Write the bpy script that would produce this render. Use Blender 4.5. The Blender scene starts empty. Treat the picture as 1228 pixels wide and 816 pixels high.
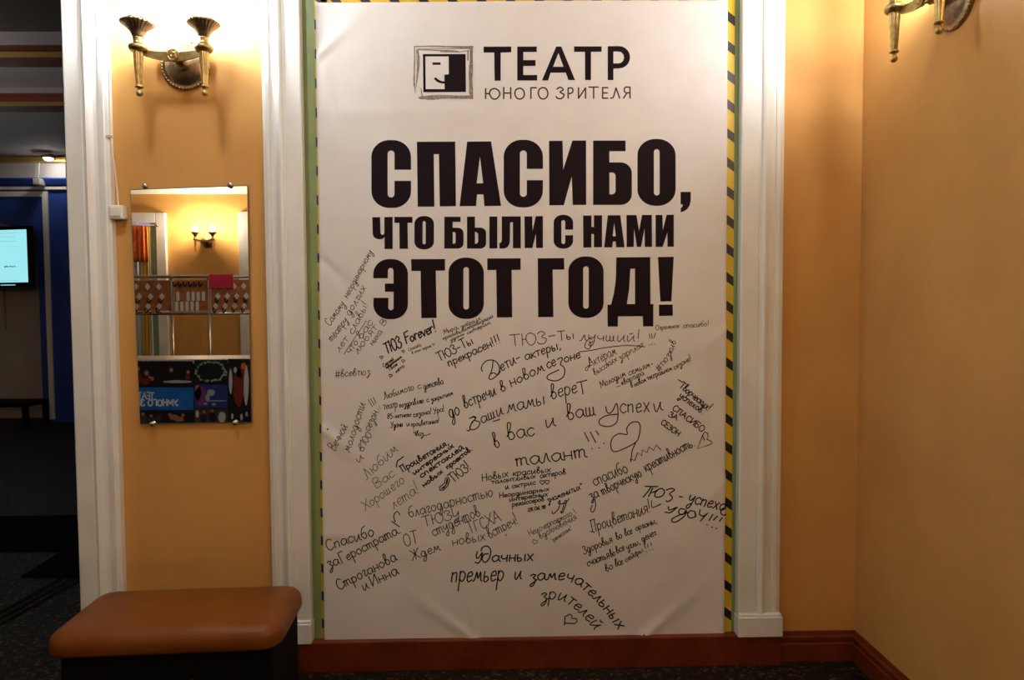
import bpy, bmesh, math, random
from mathutils import Vector, Matrix
from mathutils.geometry import tessellate_polygon
random.seed(7)
SC = bpy.context.scene
COL = SC.collection
PI = math.pi
# ------------------------------------------------------------------ camera
W, H, FPX = 1228.0, 816.0, 850.0
CAM = Vector((0.0, -3.04, 1.555))
YAW, PITCH, ROLL = math.radians(1.2), math.radians(2.5), math.radians(0.35)
FW = Vector((math.sin(YAW)*math.cos(PITCH), math.cos(YAW)*math.cos(PITCH), -math.sin(PITCH)))
_r = FW.cross(Vector((0, 0, 1))).normalized(); _u = _r.cross(FW)
RT = (_r*math.cos(ROLL) - _u*math.sin(ROLL)).normalized(); UP = RT.cross(FW)
cd = bpy.data.cameras.new('camera'); cam = bpy.data.objects.new('camera', cd); COL.objects.link(cam)
cd.sensor_fit = 'HORIZONTAL'; cd.sensor_width = 36.0; cd.lens = 36.0*FPX/W; cd.clip_start = 0.05
m3 = Matrix((RT, UP, -FW)).transposed()
cam.matrix_world = Matrix.Translation(CAM) @ m3.to_4x4()
SC.camera = cam
SC.view_settings.view_transform = 'Standard'; SC.view_settings.look = 'None'
SC.view_settings.exposure = 0.0; SC.view_settings.gamma = 1.0
SC.view_settings.use_curve_mapping = False
# ------------------------------------------------------------------ light settings (lamps are built with their fittings)
WARM = (1.0, 0.80, 0.56)
NEAR = (0.84, 0.88, 0.92)
L_SCONCE = 500.0          # radiance of the sconce bulbs
L_SCONCE_R = 330.0
L_SCONCE_FILL = 640.0  # fill sconces added out of view on the right wall
L_SCONCE_FAR = 1200.0
L_CEIL = 70.0            # radiance of the ceiling lamp glass
L_HALLFILL = 75.0  # bowl lamps added for the hall ceiling
L_HALL = 90.0            # bulb in the dark hall
wd = bpy.data.worlds.new('world'); SC.world = wd; wd.use_nodes = True
wd.node_tree.nodes['Background'].inputs[0].default_value = (0.9, 0.85, 0.8, 1)
wd.node_tree.nodes['Background'].inputs[1].default_value = 0.004

def ray(px, py): return FW + RT*((px-W/2)/FPX) + UP*((H/2-py)/FPX)
def onY(px, py, y):
    d = ray(px, py); return CAM + d*((y-CAM.y)/d.y)
def onX(px, py, x):
    d = ray(px, py); return CAM + d*((x-CAM.x)/d.x)
def onZ(px, py, z):
    d = ray(px, py); return CAM + d*((z-CAM.z)/d.z)
def vm(px, py, y):            # where a thing seen in the wall mirror really stands (plane y)
    p = onY(px, py, -y); return Vector((p.x, -p.y, p.z))

# ------------------------------------------------------------------ materials
def mat(name, col, rough=0.6, metal=0.0, emit=None, es=0.0, coat=0.0, spec=0.5):
    m = bpy.data.materials.new(name); m.use_nodes = True
    b = m.node_tree.nodes['Principled BSDF']
    b.inputs['Base Color'].default_value = (*col, 1); b.inputs['Roughness'].default_value = rough
    b.inputs['Metallic'].default_value = metal; b.inputs['Coat Weight'].default_value = coat
    b.inputs['Specular IOR Level'].default_value = spec
    if emit:
        b.inputs['Emission Color'].default_value = (*emit, 1); b.inputs['Emission Strength'].default_value = es
    return m
def noisy(m, c1, c2, scale=8.0, bump=0.0, bscale=60.0, detail=4.0, lo=0.35, hi=0.65):
    nt = m.node_tree; b = nt.nodes['Principled BSDF']
    tc = nt.nodes.new('ShaderNodeTexCoord'); n = nt.nodes.new('ShaderNodeTexNoise')
    n.inputs['Scale'].default_value = scale; n.inputs['Detail'].default_value = detail
    r = nt.nodes.new('ShaderNodeValToRGB')
    r.color_ramp.elements[0].position = lo; r.color_ramp.elements[1].position = hi
    r.color_ramp.elements[0].color = (*c1, 1); r.color_ramp.elements[1].color = (*c2, 1)
    nt.links.new(tc.outputs['Object'], n.inputs['Vector']); nt.links.new(n.outputs['Fac'], r.inputs['Fac'])
    nt.links.new(r.outputs['Color'], b.inputs['Base Color'])
    if bump:
        n2 = nt.nodes.new('ShaderNodeTexNoise'); n2.inputs['Scale'].default_value = bscale; n2.inputs['Detail'].default_value = 6
        bp = nt.nodes.new('ShaderNodeBump'); bp.inputs['Strength'].default_value = bump; bp.inputs['Distance'].default_value = 0.004
        nt.links.new(tc.outputs['Object'], n2.inputs['Vector']); nt.links.new(n2.outputs['Fac'], bp.inputs['Height'])
        nt.links.new(bp.outputs['Normal'], b.inputs['Normal'])
    return m
M = {}
M['peach'] = noisy(mat('peach_wall_paint', (0.62, 0.33, 0.12), 0.62, spec=0.3), (0.585, 0.303, 0.085), (0.645, 0.345, 0.10), 3.0, 0.12, 180)
M['green'] = noisy(mat('green_wall_paint', (0.25, 0.33, 0.12), 0.5), (0.20, 0.28, 0.12), (0.25, 0.33, 0.15), 5.0)
M['white'] = noisy(mat('white_gloss_paint', (0.74, 0.72, 0.66), 0.4), (0.74, 0.735, 0.69), (0.80, 0.80, 0.76), 6.0, 0.25, 25)
M['ceil'] = noisy(mat('ceiling_paint', (0.75, 0.74, 0.72), 0.8), (0.72, 0.71, 0.69), (0.77, 0.76, 0.74), 2.0)
M['cloth'] = noisy(mat('banner_vinyl', (0.76, 0.74, 0.72), 0.55, spec=0.3), (0.745, 0.72, 0.70), (0.775, 0.755, 0.745), 7.0, 0.10, 35)
M['print'] = mat('banner_print', (0.012, 0.006, 0.010), 0.6, spec=0.08)
M['thinprint'] = mat('banner_print_small', (0.045, 0.032, 0.03), 0.5, spec=0.25)
M['brush'] = noisy(mat('banner_print_brush', (0.22, 0.17, 0.13), 0.6), (0.15, 0.115, 0.09), (0.33, 0.27, 0.22), 120.0)
M['ink'] = mat('marker_ink', (0.012, 0.011, 0.012), 0.5, spec=0.25)
M['pen'] = mat('fine_pen_ink', (0.045, 0.04, 0.038), 0.5, spec=0.25)
M['redwood'] = noisy(mat('red_brown_gloss_paint', (0.13, 0.02, 0.005), 0.4, spec=0.25), (0.11, 0.016, 0.004), (0.16, 0.028, 0.007), 9.0, 0.1, 30)
M['brass'] = noisy(mat('aged_brass', (0.36, 0.26, 0.10), 0.34, 1.0), (0.38, 0.27, 0.10), (0.56, 0.41, 0.16), 60.0)
M['darkbrass'] = noisy(mat('dark_brass', (0.20, 0.14, 0.07), 0.42, 1.0), (0.24, 0.17, 0.10), (0.36, 0.26, 0.16), 60.0)
M['bulb'] = mat('sconce_bulb_glow', (1, 0.9, 0.75), 0.3, emit=NEAR, es=L_SCONCE)
M['bulb_far'] = mat('far_sconce_bulb_glow', (1, 0.9, 0.75), 0.3, emit=WARM, es=L_SCONCE_FAR)
M['bulb_fill'] = mat('fill_sconce_bulb_glow', (1, 0.9, 0.75), 0.3, emit=WARM, es=L_SCONCE_FILL)
M['bulb_r'] = mat('sconce_bulb_glow_bright', (1, 0.9, 0.75), 0.3, emit=NEAR, es=L_SCONCE_R)
M['lampglass'] = mat('ceiling_lamp_glow', (1, 0.95, 0.9), 0.3, emit=(0.90, 0.95, 0.99), es=L_CEIL)
M['mirror'] = mat('mirror_silver', (0.93, 0.93, 0.92), 0.0, 1.0)
M['chrome'] = mat('chrome', (0.75, 0.75, 0.74), 0.12, 1.0)
M['glassedge'] = mat('mirror_edge', (0.10, 0.13, 0.11), 0.2)
M['plastic'] = mat('cream_white_plastic', (0.78, 0.75, 0.68), 0.35)
M['cable'] = mat('cream_cable', (0.72, 0.62, 0.45), 0.5)
M['leather'] = noisy(mat('tan_leatherette', (0.17, 0.05, 0.006), 0.40, spec=0.22), (0.155, 0.043, 0.005), (0.195, 0.06, 0.008), 5.0, 0.25, 220)
M['black'] = mat('black_board', (0.008, 0.007, 0.007), 0.7, spec=0.06)
M['blackrub'] = noisy(mat('black_rubber_mat', (0.004, 0.004, 0.004), 0.9, spec=0.03), (0.003, 0.003, 0.003), (0.006, 0.006, 0.006), 90.0)
M['blue'] = noisy(mat('royal_blue_paint', (0.012, 0.055, 0.34), 0.5), (0.010, 0.048, 0.30), (0.014, 0.062, 0.38), 3.0)
M['greywall'] = noisy(mat('grey_niche_plaster', (0.42, 0.40, 0.37), 0.8), (0.39, 0.37, 0.34), (0.45, 0.43, 0.40), 3.0)
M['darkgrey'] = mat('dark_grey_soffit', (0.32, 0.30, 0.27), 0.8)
M['lilac'] = mat('pale_lilac_plaster', (0.55, 0.52, 0.53), 0.8)
M['beam'] = noisy(mat('red_brown_beam', (0.22, 0.05, 0.02), 0.5), (0.20, 0.045, 0.018), (0.25, 0.06, 0.025), 6.0)
M['gold'] = mat('gold_trim', (0.62, 0.40, 0.10), 0.35, 0.8)
M['orange'] = noisy(mat('orange_curtain_cloth', (0.70, 0.12, 0.02), 0.85), (0.62, 0.10, 0.015), (0.76, 0.15, 0.03), 20.0)
M['yellow'] = mat('yellow_curtain_cloth', (0.55, 0.36, 0.06), 0.85)
M['sheer'] = mat('white_sheer_cloth', (0.62, 0.62, 0.66), 0.85)
M['pane'] = mat('evening_window_pane', (0.2, 0.25, 0.4), 0.1, emit=(0.35, 0.5, 1.0), es=0.5)
M['wood'] = noisy(mat('orange_brown_wood', (0.36, 0.12, 0.03), 0.4), (0.30, 0.09, 0.022), (0.42, 0.15, 0.04), 14.0)
M['tag'] = mat('pale_tag', (0.62, 0.60, 0.56), 0.4)
M['magenta'] = mat('crimson_sign_card', (0.52, 0.02, 0.07), 0.5)
M['stone'] = noisy(mat('speckled_stone_top', (0.42, 0.36, 0.32), 0.35), (0.26, 0.22, 0.20), (0.56, 0.49, 0.44), 90.0)
M['tvscreen'] = mat('tv_screen_glow', (0.02, 0.02, 0.02), 0.3, emit=(0.36, 0.86, 0.93), es=0.95)
M['tvtext'] = mat('tv_text', (0.03, 0.12, 0.16), 0.5, emit=(0.06, 0.25, 0.3), es=0.5)
M['tvtextpale'] = mat('tv_text_pale', (0.2, 0.5, 0.5), 0.5, emit=(0.3, 0.72, 0.77), es=0.9)
M['posterblack'] = mat('poster_black', (0.010, 0.009, 0.010), 0.35)
M['posterblue'] = noisy(mat('poster_blue', (0.01, 0.12, 0.42), 0.35), (0.01, 0.10, 0.38), (0.012, 0.15, 0.48), 6.0)
M['posterwhite'] = mat('poster_white', (0.75, 0.76, 0.78), 0.4)
M['skin'] = mat('poster_skin_tone', (0.42, 0.17, 0.08), 0.4)
M['postred'] = mat('poster_dark_red', (0.17, 0.015, 0.012), 0.4)
M['postgrey'] = mat('poster_pale_grey', (0.45, 0.42, 0.38), 0.4)
M['postgreen'] = mat('poster_pale_green', (0.25, 0.36, 0.28), 0.4)
M['postnavy'] = mat('poster_navy', (0.02, 0.03, 0.16), 0.4)
M['postorange'] = mat('poster_orange', (0.5, 0.10, 0.03), 0.4)
M['postpurple'] = mat('poster_purple', (0.16, 0.03, 0.14), 0.4)
M['postdim'] = mat('poster_dim_brown', (0.06, 0.035, 0.025), 0.4)
# hazard tape: yellow with slanted black bars (object space, metres)
def tape_mat(name, sx, sz, phase=0.0, duty=0.33, period=0.122):
    m = mat(name, (0.7, 0.5, 0.02), 0.35); nt = m.node_tree; b = nt.nodes['Principled BSDF']
    tc = nt.nodes.new('ShaderNodeTexCoord'); sp = nt.nodes.new('ShaderNodeSeparateXYZ')
    nt.links.new(tc.outputs['Object'], sp.inputs[0])
    def mth(op, a, v):
        n = nt.nodes.new('ShaderNodeMath'); n.operation = op; nt.links.new(a, n.inputs[0])
        if isinstance(v, float): n.inputs[1].default_value = v
        else: nt.links.new(v, n.inputs[1])
        return n.outputs[0]
    a = mth('ADD', mth('MULTIPLY', sp.outputs[0], sx), mth('MULTIPLY', sp.outputs[2], sz))
    a = mth('FRACT', mth('ADD', mth('DIVIDE', a, period), phase), 0.0)
    a = mth('LESS_THAN', a, duty)
    mx = nt.nodes.new('ShaderNodeMix'); mx.data_type = 'RGBA'
    mx.inputs[6].default_value = (0.72, 0.50, 0.025, 1); mx.inputs[7].default_value = (0.012, 0.010, 0.012, 1)
    nt.links.new(a, mx.inputs[0]); nt.links.new(mx.outputs[2], b.inputs['Base Color'])
    return m
M['tape'] = tape_mat('hazard_tape_print', 0.75, 1.0, 0.25)
M['tape_h'] = tape_mat('hazard_tape_print_across', 1.0, 0.75, 0.1)
# dark polished terrazzo floor
def floor_mat():
    m = mat('dark_terrazzo', (0.03, 0.025, 0.02), 0.55, spec=0.12); nt = m.node_tree; b = nt.nodes['Principled BSDF']
    tc = nt.nodes.new('ShaderNodeTexCoord')
    v = nt.nodes.new('ShaderNodeTexVoronoi'); v.inputs['Scale'].default_value = 75
    n = nt.nodes.new('ShaderNodeTexNoise'); n.inputs['Scale'].default_value = 1.6; n.inputs['Detail'].default_value = 6
    r = nt.nodes.new('ShaderNodeValToRGB')
    r.color_ramp.elements[0].position = 0.0; r.color_ramp.elements[0].color = (0.010, 0.0075, 0.006, 1)
    r.color_ramp.elements[1].position = 1.0; r.color_ramp.elements[1].color = (0.15, 0.10, 0.06, 1)
    e = r.color_ramp.elements.new(0.78); e.color = (0.020, 0.014, 0.010, 1)
    sp = nt.nodes.new('ShaderNodeSeparateColor')
    for a in (v, n): nt.links.new(tc.outputs['Object'], a.inputs['Vector'])
    nt.links.new(v.outputs['Color'], sp.inputs[0]); nt.links.new(sp.outputs[0], r.inputs['Fac'])
    mx = nt.nodes.new('ShaderNodeMix'); mx.data_type = 'RGBA'; mx.blend_type = 'MULTIPLY'; mx.inputs[0].default_value = 0.7
    nt.links.new(r.outputs['Color'], mx.inputs[6]); nt.links.new(n.outputs['Fac'], mx.inputs[7])
    nt.links.new(mx.outputs[2], b.inputs['Base Color'])
    return m
M['floor'] = floor_mat()

# ------------------------------------------------------------------ helpers
def link(name, me, material, parent=None):
    o = bpy.data.objects.new(name, me); COL.objects.link(o)
    if material is not None and not me.materials: me.materials.append(material)
    if parent is not None: o.parent = parent
    return o
def obj(name, bm, material, parent=None, smooth=False):
    bmesh.ops.recalc_face_normals(bm, faces=bm.faces[:])
    me = bpy.data.meshes.new(name); bm.to_mesh(me); bm.free()
    if smooth:
        for p in me.polygons: p.use_smooth = True
    return link(name, me, material, parent)
def tag(o, label, cat, group=None, kind=None):
    if label: o['label'] = label
    if cat: o['category'] = cat
    if group: o['group'] = group
    if kind: o['kind'] = kind
    return o
def struct(o, label=None, cat=None):
    o['kind'] = 'structure'
    if label: o['label'] = label
    if cat: o['category'] = cat
    return o
def thing(name, label, cat, loc=(0, 0, 0), rz=0.0, group=None):
    o = bpy.data.objects.new(name, None); COL.objects.link(o); o.empty_display_size = 0.05
    o.location = loc; o.rotation_euler = (0, 0, rz)
    return tag(o, label, cat, group)
def box(bm, x0, x1, y0, y1, z0, z1, bev=0.0, seg=2):
    r = bmesh.ops.create_cube(bm, size=1.0)
    for v in r['verts']:
        v.co = Vector((x0+(v.co.x+.5)*(x1-x0), y0+(v.co.y+.5)*(y1-y0), z0+(v.co.z+.5)*(z1-z0)))
    if bev:
        es = list({e for v in r['verts'] for e in v.link_edges})
        bmesh.ops.bevel(bm, geom=es, offset=bev, segments=seg, profile=0.5, affect='EDGES')
def boxobj(name, x0, x1, y0, y1, z0, z1, material, parent=None, bev=0.0):
    bm = bmesh.new(); box(bm, min(x0, x1), max(x0, x1), min(y0, y1), max(y0, y1), min(z0, z1), max(z0, z1), bev)
    return obj(name, bm, material, parent)
def prism(bm, pts, vec):
    """closed polygon of 3D points pushed along vec"""
    a = [bm.verts.new(p) for p in pts]; b = [bm.verts.new(Vector(p)+Vector(vec)) for p in pts]
    n = len(pts)
    bm.faces.new(a); bm.faces.new(b[::-1])
    for i in range(n): bm.faces.new((a[i], b[i], b[(i+1) % n], a[(i+1) % n]))
def lathe(bm, prof, seg=24, cx=0, cy=0, cz=0, mod=None, axis='z'):
    """prof: list of (r, h); mod(i, k) scales the radius of ring i at segment k"""
    rings = []
    for i, (r, h) in enumerate(prof):
        ring = []
        for k in range(seg):
            a = 2*PI*k/seg; rr = r*(mod(i, k) if mod else 1.0)
            if axis == 'z': p = (cx+rr*math.cos(a), cy+rr*math.sin(a), cz+h)
            else: p = (cx+rr*math.cos(a), cy-h, cz+rr*math.sin(a))      # axis out of the wall (-y)
            ring.append(bm.verts.new(p))
        rings.append(ring)
    for i in range(len(rings)-1):
        for k in range(seg):
            bm.faces.new((rings[i][k], rings[i][(k+1) % seg], rings[i+1][(k+1) % seg], rings[i+1][k]))
    if prof[0][0] > 1e-6: bm.faces.new(rings[0][::-1])
    if prof[-1][0] > 1e-6: bm.faces.new(rings[-1])
def tube(bm, pts, r, seg=8):
    pts = [Vector(p) for p in pts]; rings = []
    for i, p in enumerate(pts):
        d = (pts[min(i+1, len(pts)-1)]-pts[max(i-1, 0)]).normalized()
        s = Vector((0, 0, 1)) if abs(d.z) < 0.9 else Vector((1, 0, 0))
        a = d.cross(s).normalized(); b = d.cross(a)
        rr = r[i] if isinstance(r, (list, tuple)) else r
        rings.append([bm.verts.new(p+a*(rr*math.cos(2*PI*k/seg))+b*(rr*math.sin(2*PI*k/seg))) for k in range(seg)])
    for i in range(len(rings)-1):
        for k in range(seg):
            bm.faces.new((rings[i][k], rings[i][(k+1) % seg], rings[i+1][(k+1) % seg], rings[i+1][k]))
    bm.faces.new(rings[0][::-1]); bm.faces.new(rings[-1])
def copy_tree(o, parent=None):
    c = o.copy(); COL.objects.link(c)
    if parent is not None: c.parent = parent
    for ch in list(o.children): copy_tree(ch, c)
    return c
def catmull(p, n=5):
    if len(p) < 3: return [Vector(q) for q in p]
    P = [Vector(q) for q in p]; closed = (P[0]-P[-1]).length < 1e-4
    out = []
    for i in range(len(P)-1):
        a = P[i-1] if i > 0 else (P[-2] if closed else P[0]*2-P[1]); b = P[i]; c = P[i+1]
        d = P[i+2] if i+2 < len(P) else (P[1] if closed else P[-1]*2-P[-2])
        for k in range(n):
            t = k/n
            out.append(0.5*((2*b)+(c-a)*t+(2*a-5*b+4*c-d)*t*t+(3*b-a-3*c+d)*t**3))
    out.append(P[-1]); return out

# ------------------------------------------------------------------ the room
XR = 1.57           # right wall
XL = -1.79          # free end of the back wall, at the opening
ZC = 3.70           # ceiling
YB = -8.0           # far wall behind the camera
def slab(name, *a, m): return struct(boxobj(name, *a, m))
slab('floor', -10.2, XR+.2, YB-.2, 8.6, -0.15, 0.0, m=M['floor'])
struct(boxobj('ceiling', -10.2, XR+.2, YB-.2, 0.0, ZC, ZC+.12, M['ceil']))
wb = bmesh.new(); box(wb, XL, XR+.2, 0.0, 0.30, 0.0, ZC+.1); struct(obj('wall_back', wb, M['peach']))
struct(boxobj('wall_right', XR, XR+.2, YB, 0.0, 0.0, ZC+.1, M['peach']))
struct(boxobj('wall_opposite', -10.2, XR+.2, YB-.2, YB, 0.0, ZC+.1, M['peach']))
struct(boxobj('wall_left', -10.2, -10.0, YB, 8.6, 0.0, ZC+.1, M['peach']))
# cornice on the opposite wall (seen in the mirror)
zc = vm(225, 233, YB).z
bm = bmesh.new(); prism(bm, [(-10, YB, zc), (-10, YB+.05, zc), (-10, YB+.08, zc+.05), (-10, YB+.12, zc+.12), (-10, YB+.12, ZC), (-10, YB, ZC)], (XR+10, 0, 0))
struct(obj('trim_1', bm, M['white']), 'white cornice over the wall opposite, seen in the mirror', 'cornice')

# green recess panel behind the banner (thin painted field on the back wall)
xg0, xg1 = onY(363, 400, 0).x, onY(889, 400, 0).x
struct(boxobj('wall_back_green_panel', xg0, xg1, -0.004, 0.0, 0.0, ZC, M['green']))

# moulded casings: profile runs from the flat opening side (t=0) to the peach side (t=1)
PROF = [(0, 0), (0, .040), (.03, .046), (.40, .046), (.415, .042), (.455, .042), (.475, .052), (.53, .056), (.59, .050),
        (.66, .034), (.74, .026), (.80, .026), (.81, .034), (.90, .034), (.92, .026), (.985, .020), (1, .014), (1, 0)]
def casing(name, xf, xp, z0, z1, y=0.0, sgn=-1, label=None):
    bm = bmesh.new()
    pts = [(xf+(xp-xf)*t, y+sgn*(d if d > .045 or d == 0 else .046-(.046-d)*.55), z0) for t, d in PROF]
    prism(bm, pts, (0, 0, z1-z0))
    o = struct(obj(name, bm, M['white']), label, 'moulding'); 
    for p in o.data.polygons: p.use_smooth = False
    return o
def plinth(name, xf, xp, z0, z1, label):
    bm = bmesh.new(); a, b = min(xf, xp)-.004, max(xf, xp)+.004
    box(bm, a, b, -.062, 0, z0, z1-.012, .003)
    box(bm, a+.004, b-.004, -.056, 0, z1-.014, z1, .004)
    return struct(obj(name, bm, M['white']), label, 'plinth')
x1a, x1b = onY(83, 300, -.04).x, onY(137.5, 300, -.015).x
x2f, x2p = onY(364.5, 300, -.045).x, onY(319.5, 300, -.015).x
x3f, x3p = onY(888.5, 300, -.045).x, onY(937.5, 300, -.015).x
zp = onY(360, 745, -.05).z
zb = onY(360, 772, -.05).z
casing('trim_2', x1a, x1b, 0.0, ZC, label='white moulded casing at the edge of the dark hall opening, left of the mirror')
casing('trim_3', x2f, x2p, zp, ZC, label='white moulded casing between the mirror and the banner')
casing('trim_4', x3f, x3p, zp, ZC, label='white moulded casing right of the banner')
plinth('trim_5', x2f, x2p, zb, zp, 'white plinth block under the casing beside the bench')
plinth('trim_6', x3f, x3p, zb, zp, 'white plinth block under the casing right of the banner')

# baseboards
zt = onY(980, 759, -.02).z
def bb_prof(y0): return [(y0, 0), (y0-.022, 0), (y0-.022, zt-.052), (y0-.016, zt-.046), (y0-.020, zt-.036), (y0-.020, zt-.022), (y0-.012, zt-.014), (y0-.008, zt), (y0, zt)]
bm = bmesh.new(); prism(bm, [(x3p+.002, y, z) for y, z in bb_prof(0)], (XR-x3p-.002, 0, 0))
struct(obj('baseboard_back', bm, M['redwood']), 'red-brown baseboard on the short peach wall right of the banner', 'baseboard')
bm = bmesh.new(); prism(bm, [(XR+y, -.0005, z) for y, z in bb_prof(0)], (0, YB+.01, 0))
struct(obj('baseboard_right', bm, M['redwood']), 'red-brown baseboard along the right wall', 'baseboard')
bm = bmesh.new(); box(bm, x2p, x3p, -.050, 0, 0, zb, .004)
struct(obj('baseboard_centre', bm, M['redwood']), 'plain dark red board along the floor under the banner', 'baseboard')
bm = bmesh.new(); prism(bm, [(x1b+.002, y, z) for y, z in bb_prof(0)], (x2p-x1b-.006, 0, 0))
struct(obj('baseboard_left', bm, M['redwood']), 'red-brown baseboard behind the bench', 'baseboard')
# ------------------------------------------------------------------ banner
YBN = -0.020
bx0, bx1 = onY(383, 400, YBN).x, onY(870.5, 400, YBN).x
bz0, bz1 = onY(620, 769, YBN).z, onY(620, 1.5, YBN).z
CREASES = []
def crease(a, b, w, h):
    p, q = onY(*a, YBN), onY(*b, YBN); CREASES.append((p.x, p.z, q.x, q.z, w, h))
crease((573, 771), (500, 718), .022, .010); crease((573, 771), (560, 700), .018, .004)
crease((770, 766), (840, 705), .026, .010); crease((770, 766), (740, 720), .02, .004)
crease((390, 315), (425, 350), .022, -.006); crease((392, 520), (440, 560), .030, .008)
crease((388, 60), (430, 20), .030, .006); crease((866, 60), (838, 110), .03, .006)
crease((866, 580), (815, 640), .028, .006); crease((866, 400), (835, 430), .028, .004)
crease((389, 90), (410, 200), .05, .005)
crease((600, 640), (870, 655), .035, .003); crease((390, 640), (560, 655), .03, .003)
crease((420, 135), (830, 140), .05, .002)
def disp(x, z):
    d = 0.0015*math.sin(x*5.1+z*2.3)+0.0012*math.sin(z*7.7-x*3.1)
    for (ax, az, bx, bz, w, h) in CREASES:
        ex, ez = bx-ax, bz-az; L = math.hypot(ex, ez)
        t = ((x-ax)*ex+(z-az)*ez)/(L*L); s = ((x-ax)*ez-(z-az)*ex)/L
        if t < -0.25 or t > 1.6: continue
        tt = min(max(t, 0), 1); fade = (1-0.75*tt)*math.exp(-((t-tt)*L/0.06)**2)
        ww = w*(0.6+0.8*tt)
        d += h*fade*math.exp(-(s/ww)**2)
    return d
def bmap(px, py, eps=0.0009):
    p = onY(px, py, YBN); return Vector((p.x, YBN-disp(p.x, p.z)-eps, p.z))
banner = bmesh.new()
NX, NZ = 150, 230
gv = []
for j in range(NZ+1):
    row = []
    for i in range(NX+1):
        s, t = i/NX, j/NZ
        # the hung sheet follows its photographed corners
        px = (389+(378.5-389)*t)*(1-s)+(868.5+(873-868.5)*t)*s
        py = (772.5+(3.0-772.5)*t)*(1-s)+(765.5+(0.0-765.5)*t)*s
        p = onY(px, py, YBN); row.append(banner.verts.new((p.x, YBN-disp(p.x, p.z), p.z)))
    gv.append(row)
for j in range(NZ):
    for i in range(NX):
        banner.faces.new((gv[j][i], gv[j][i+1], gv[j+1][i+1], gv[j+1][i]))
ban = obj('banner', banner, M['cloth'], smooth=True)
sol = ban.modifiers.new('thickness', 'SOLIDIFY'); sol.thickness = 0.0006; sol.offset = 0
tag(ban, 'tall white printed banner covered in handwritten messages, hung on the green wall panel', 'banner')

def tess(bm, loops, conv):
    vs = [[Vector((x, y, 0)) for x, y in lp] for lp in loops]
    flat = [bm.verts.new((*conv(x, y), 0)) for lp in loops for x, y in lp]
    for t in tessellate_polygon(vs):
        try: bm.faces.new([flat[i] for i in t])
        except ValueError: pass
def finish_print(name, bm, material, parent=None, label=None):
    """cut the flat print (photo pixels in x, y) finely and lay it on the sheet"""
    for k in range(380, 880, 9):
        bmesh.ops.bisect_plane(bm, geom=bm.verts[:]+bm.edges[:]+bm.faces[:], plane_co=(k, 0, 0), plane_no=(1, 0, 0))
    for k in range(0, 780, 9):
        bmesh.ops.bisect_plane(bm, geom=bm.verts[:]+bm.edges[:]+bm.faces[:], plane_co=(0, k, 0), plane_no=(0, 1, 0))
    for v in bm.verts: v.co = bmap(v.co.x, v.co.y)
    for f in bm.faces:
        f.normal_update()
        if f.normal.y > 0: f.normal_flip()
    me = bpy.data.meshes.new(name); bm.to_mesh(me); bm.free()
    o = link(name, me, material, parent or ban)
    if label: o['label'] = label
    return o
def arc(cx, cy, rx, ry, a0, a1, n=10):
    return [(cx+rx*math.cos(math.radians(a0+(a1-a0)*k/n)), cy+ry*math.sin(math.radians(a0+(a1-a0)*k/n))) for k in range(n+1)]
def rr(x0, y0, x1, y1, rx, ry):
    return (arc(x1-rx, y0+ry, rx, ry, -90, 0)+arc(x1-rx, y1-ry, rx, ry, 0, 90)+arc(x0+rx, y1-ry, rx, ry, 90, 180)+arc(x0+rx, y0+ry, rx, ry, 180, 270))
def cshape(x0, x1, y0, y1, ix0, ix1, iy0, iy1, g0, g1, r, ry):
    ir = (ix1-ix0)/2
    o = [(x1, g0)]+arc(x1-r, y0+ry, r, ry, 0, -90)+arc(x0+r, y0+ry, r, ry, -90, -180)+arc(x0+r, y1-ry, r, ry, 180, 90)+arc(x1-r, y1-ry, r, ry, 90, 0)+[(x1, g1)]
    i = [(ix1, g1)]+arc(ix0+ir, iy1-ir, ir, ir, 0, 90)+arc(ix0+ir, iy1-ir, ir, ir, 90, 180)+arc(ix0+ir, iy0+ir, ir, ir, 180, 270)+arc(ix0+ir, iy0+ir, ir, ir, 270, 360)+[(ix1, g0)]
    return o+i
def eshape(x0, x1, y0, y1, r, ry):
    o = [(x0, 209)]+arc(x0+r, y0+ry, r, ry, 180, 270)+arc(x1-r, y0+ry, r, ry, 270, 360)+arc(x1-r, y1-ry, r, ry, 0, 90)+arc(x0+r, y1-ry, r, ry, 90, 180)+[(x0+2, 352), (160, 352)]
    i = arc(178, 424, 19, 19, 180, 0)+[(197, 308), (133, 308), (133, 247), (197, 247)]+arc(176, 153, 20, 20, 360, 180)+[(155, 209)]
    return o+i
def be(x0, y0, xt, yt, ym, xb, yb, r, stem, hole, ry=None):
    ry = ry or r
    o = [(x0, y0), (xt, y0), (xt, yt), (stem, yt), (stem, ym)]+arc(xb-r, ym+ry, r, ry, -90, 0)+arc(xb-r, yb-ry, r, ry, 0, 90)+[(x0, yb)]
    hx0, hx1, hy0, hy1 = hole; q = (hx1-hx0)*.6
    h = [(hx0, hy0)]+arc(hx1-q, hy0+q, q, q, -90, 0, 5)+arc(hx1-q, hy1-q, q, q, 0, 90, 5)+[(hx0, hy1)]
    return [o, h]
def fr(ox, oy, s): return lambda x, y: (ox+x/s, oy+y/s)
K = 6.14
def heading(name, glyphs):
    bm = bmesh.new()
    for conv, loops in glyphs: tess(bm, loops, conv)
    return finish_print(name, bm, M['print'])
A, B = fr(440, 160, K), fr(640, 160, K)
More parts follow.
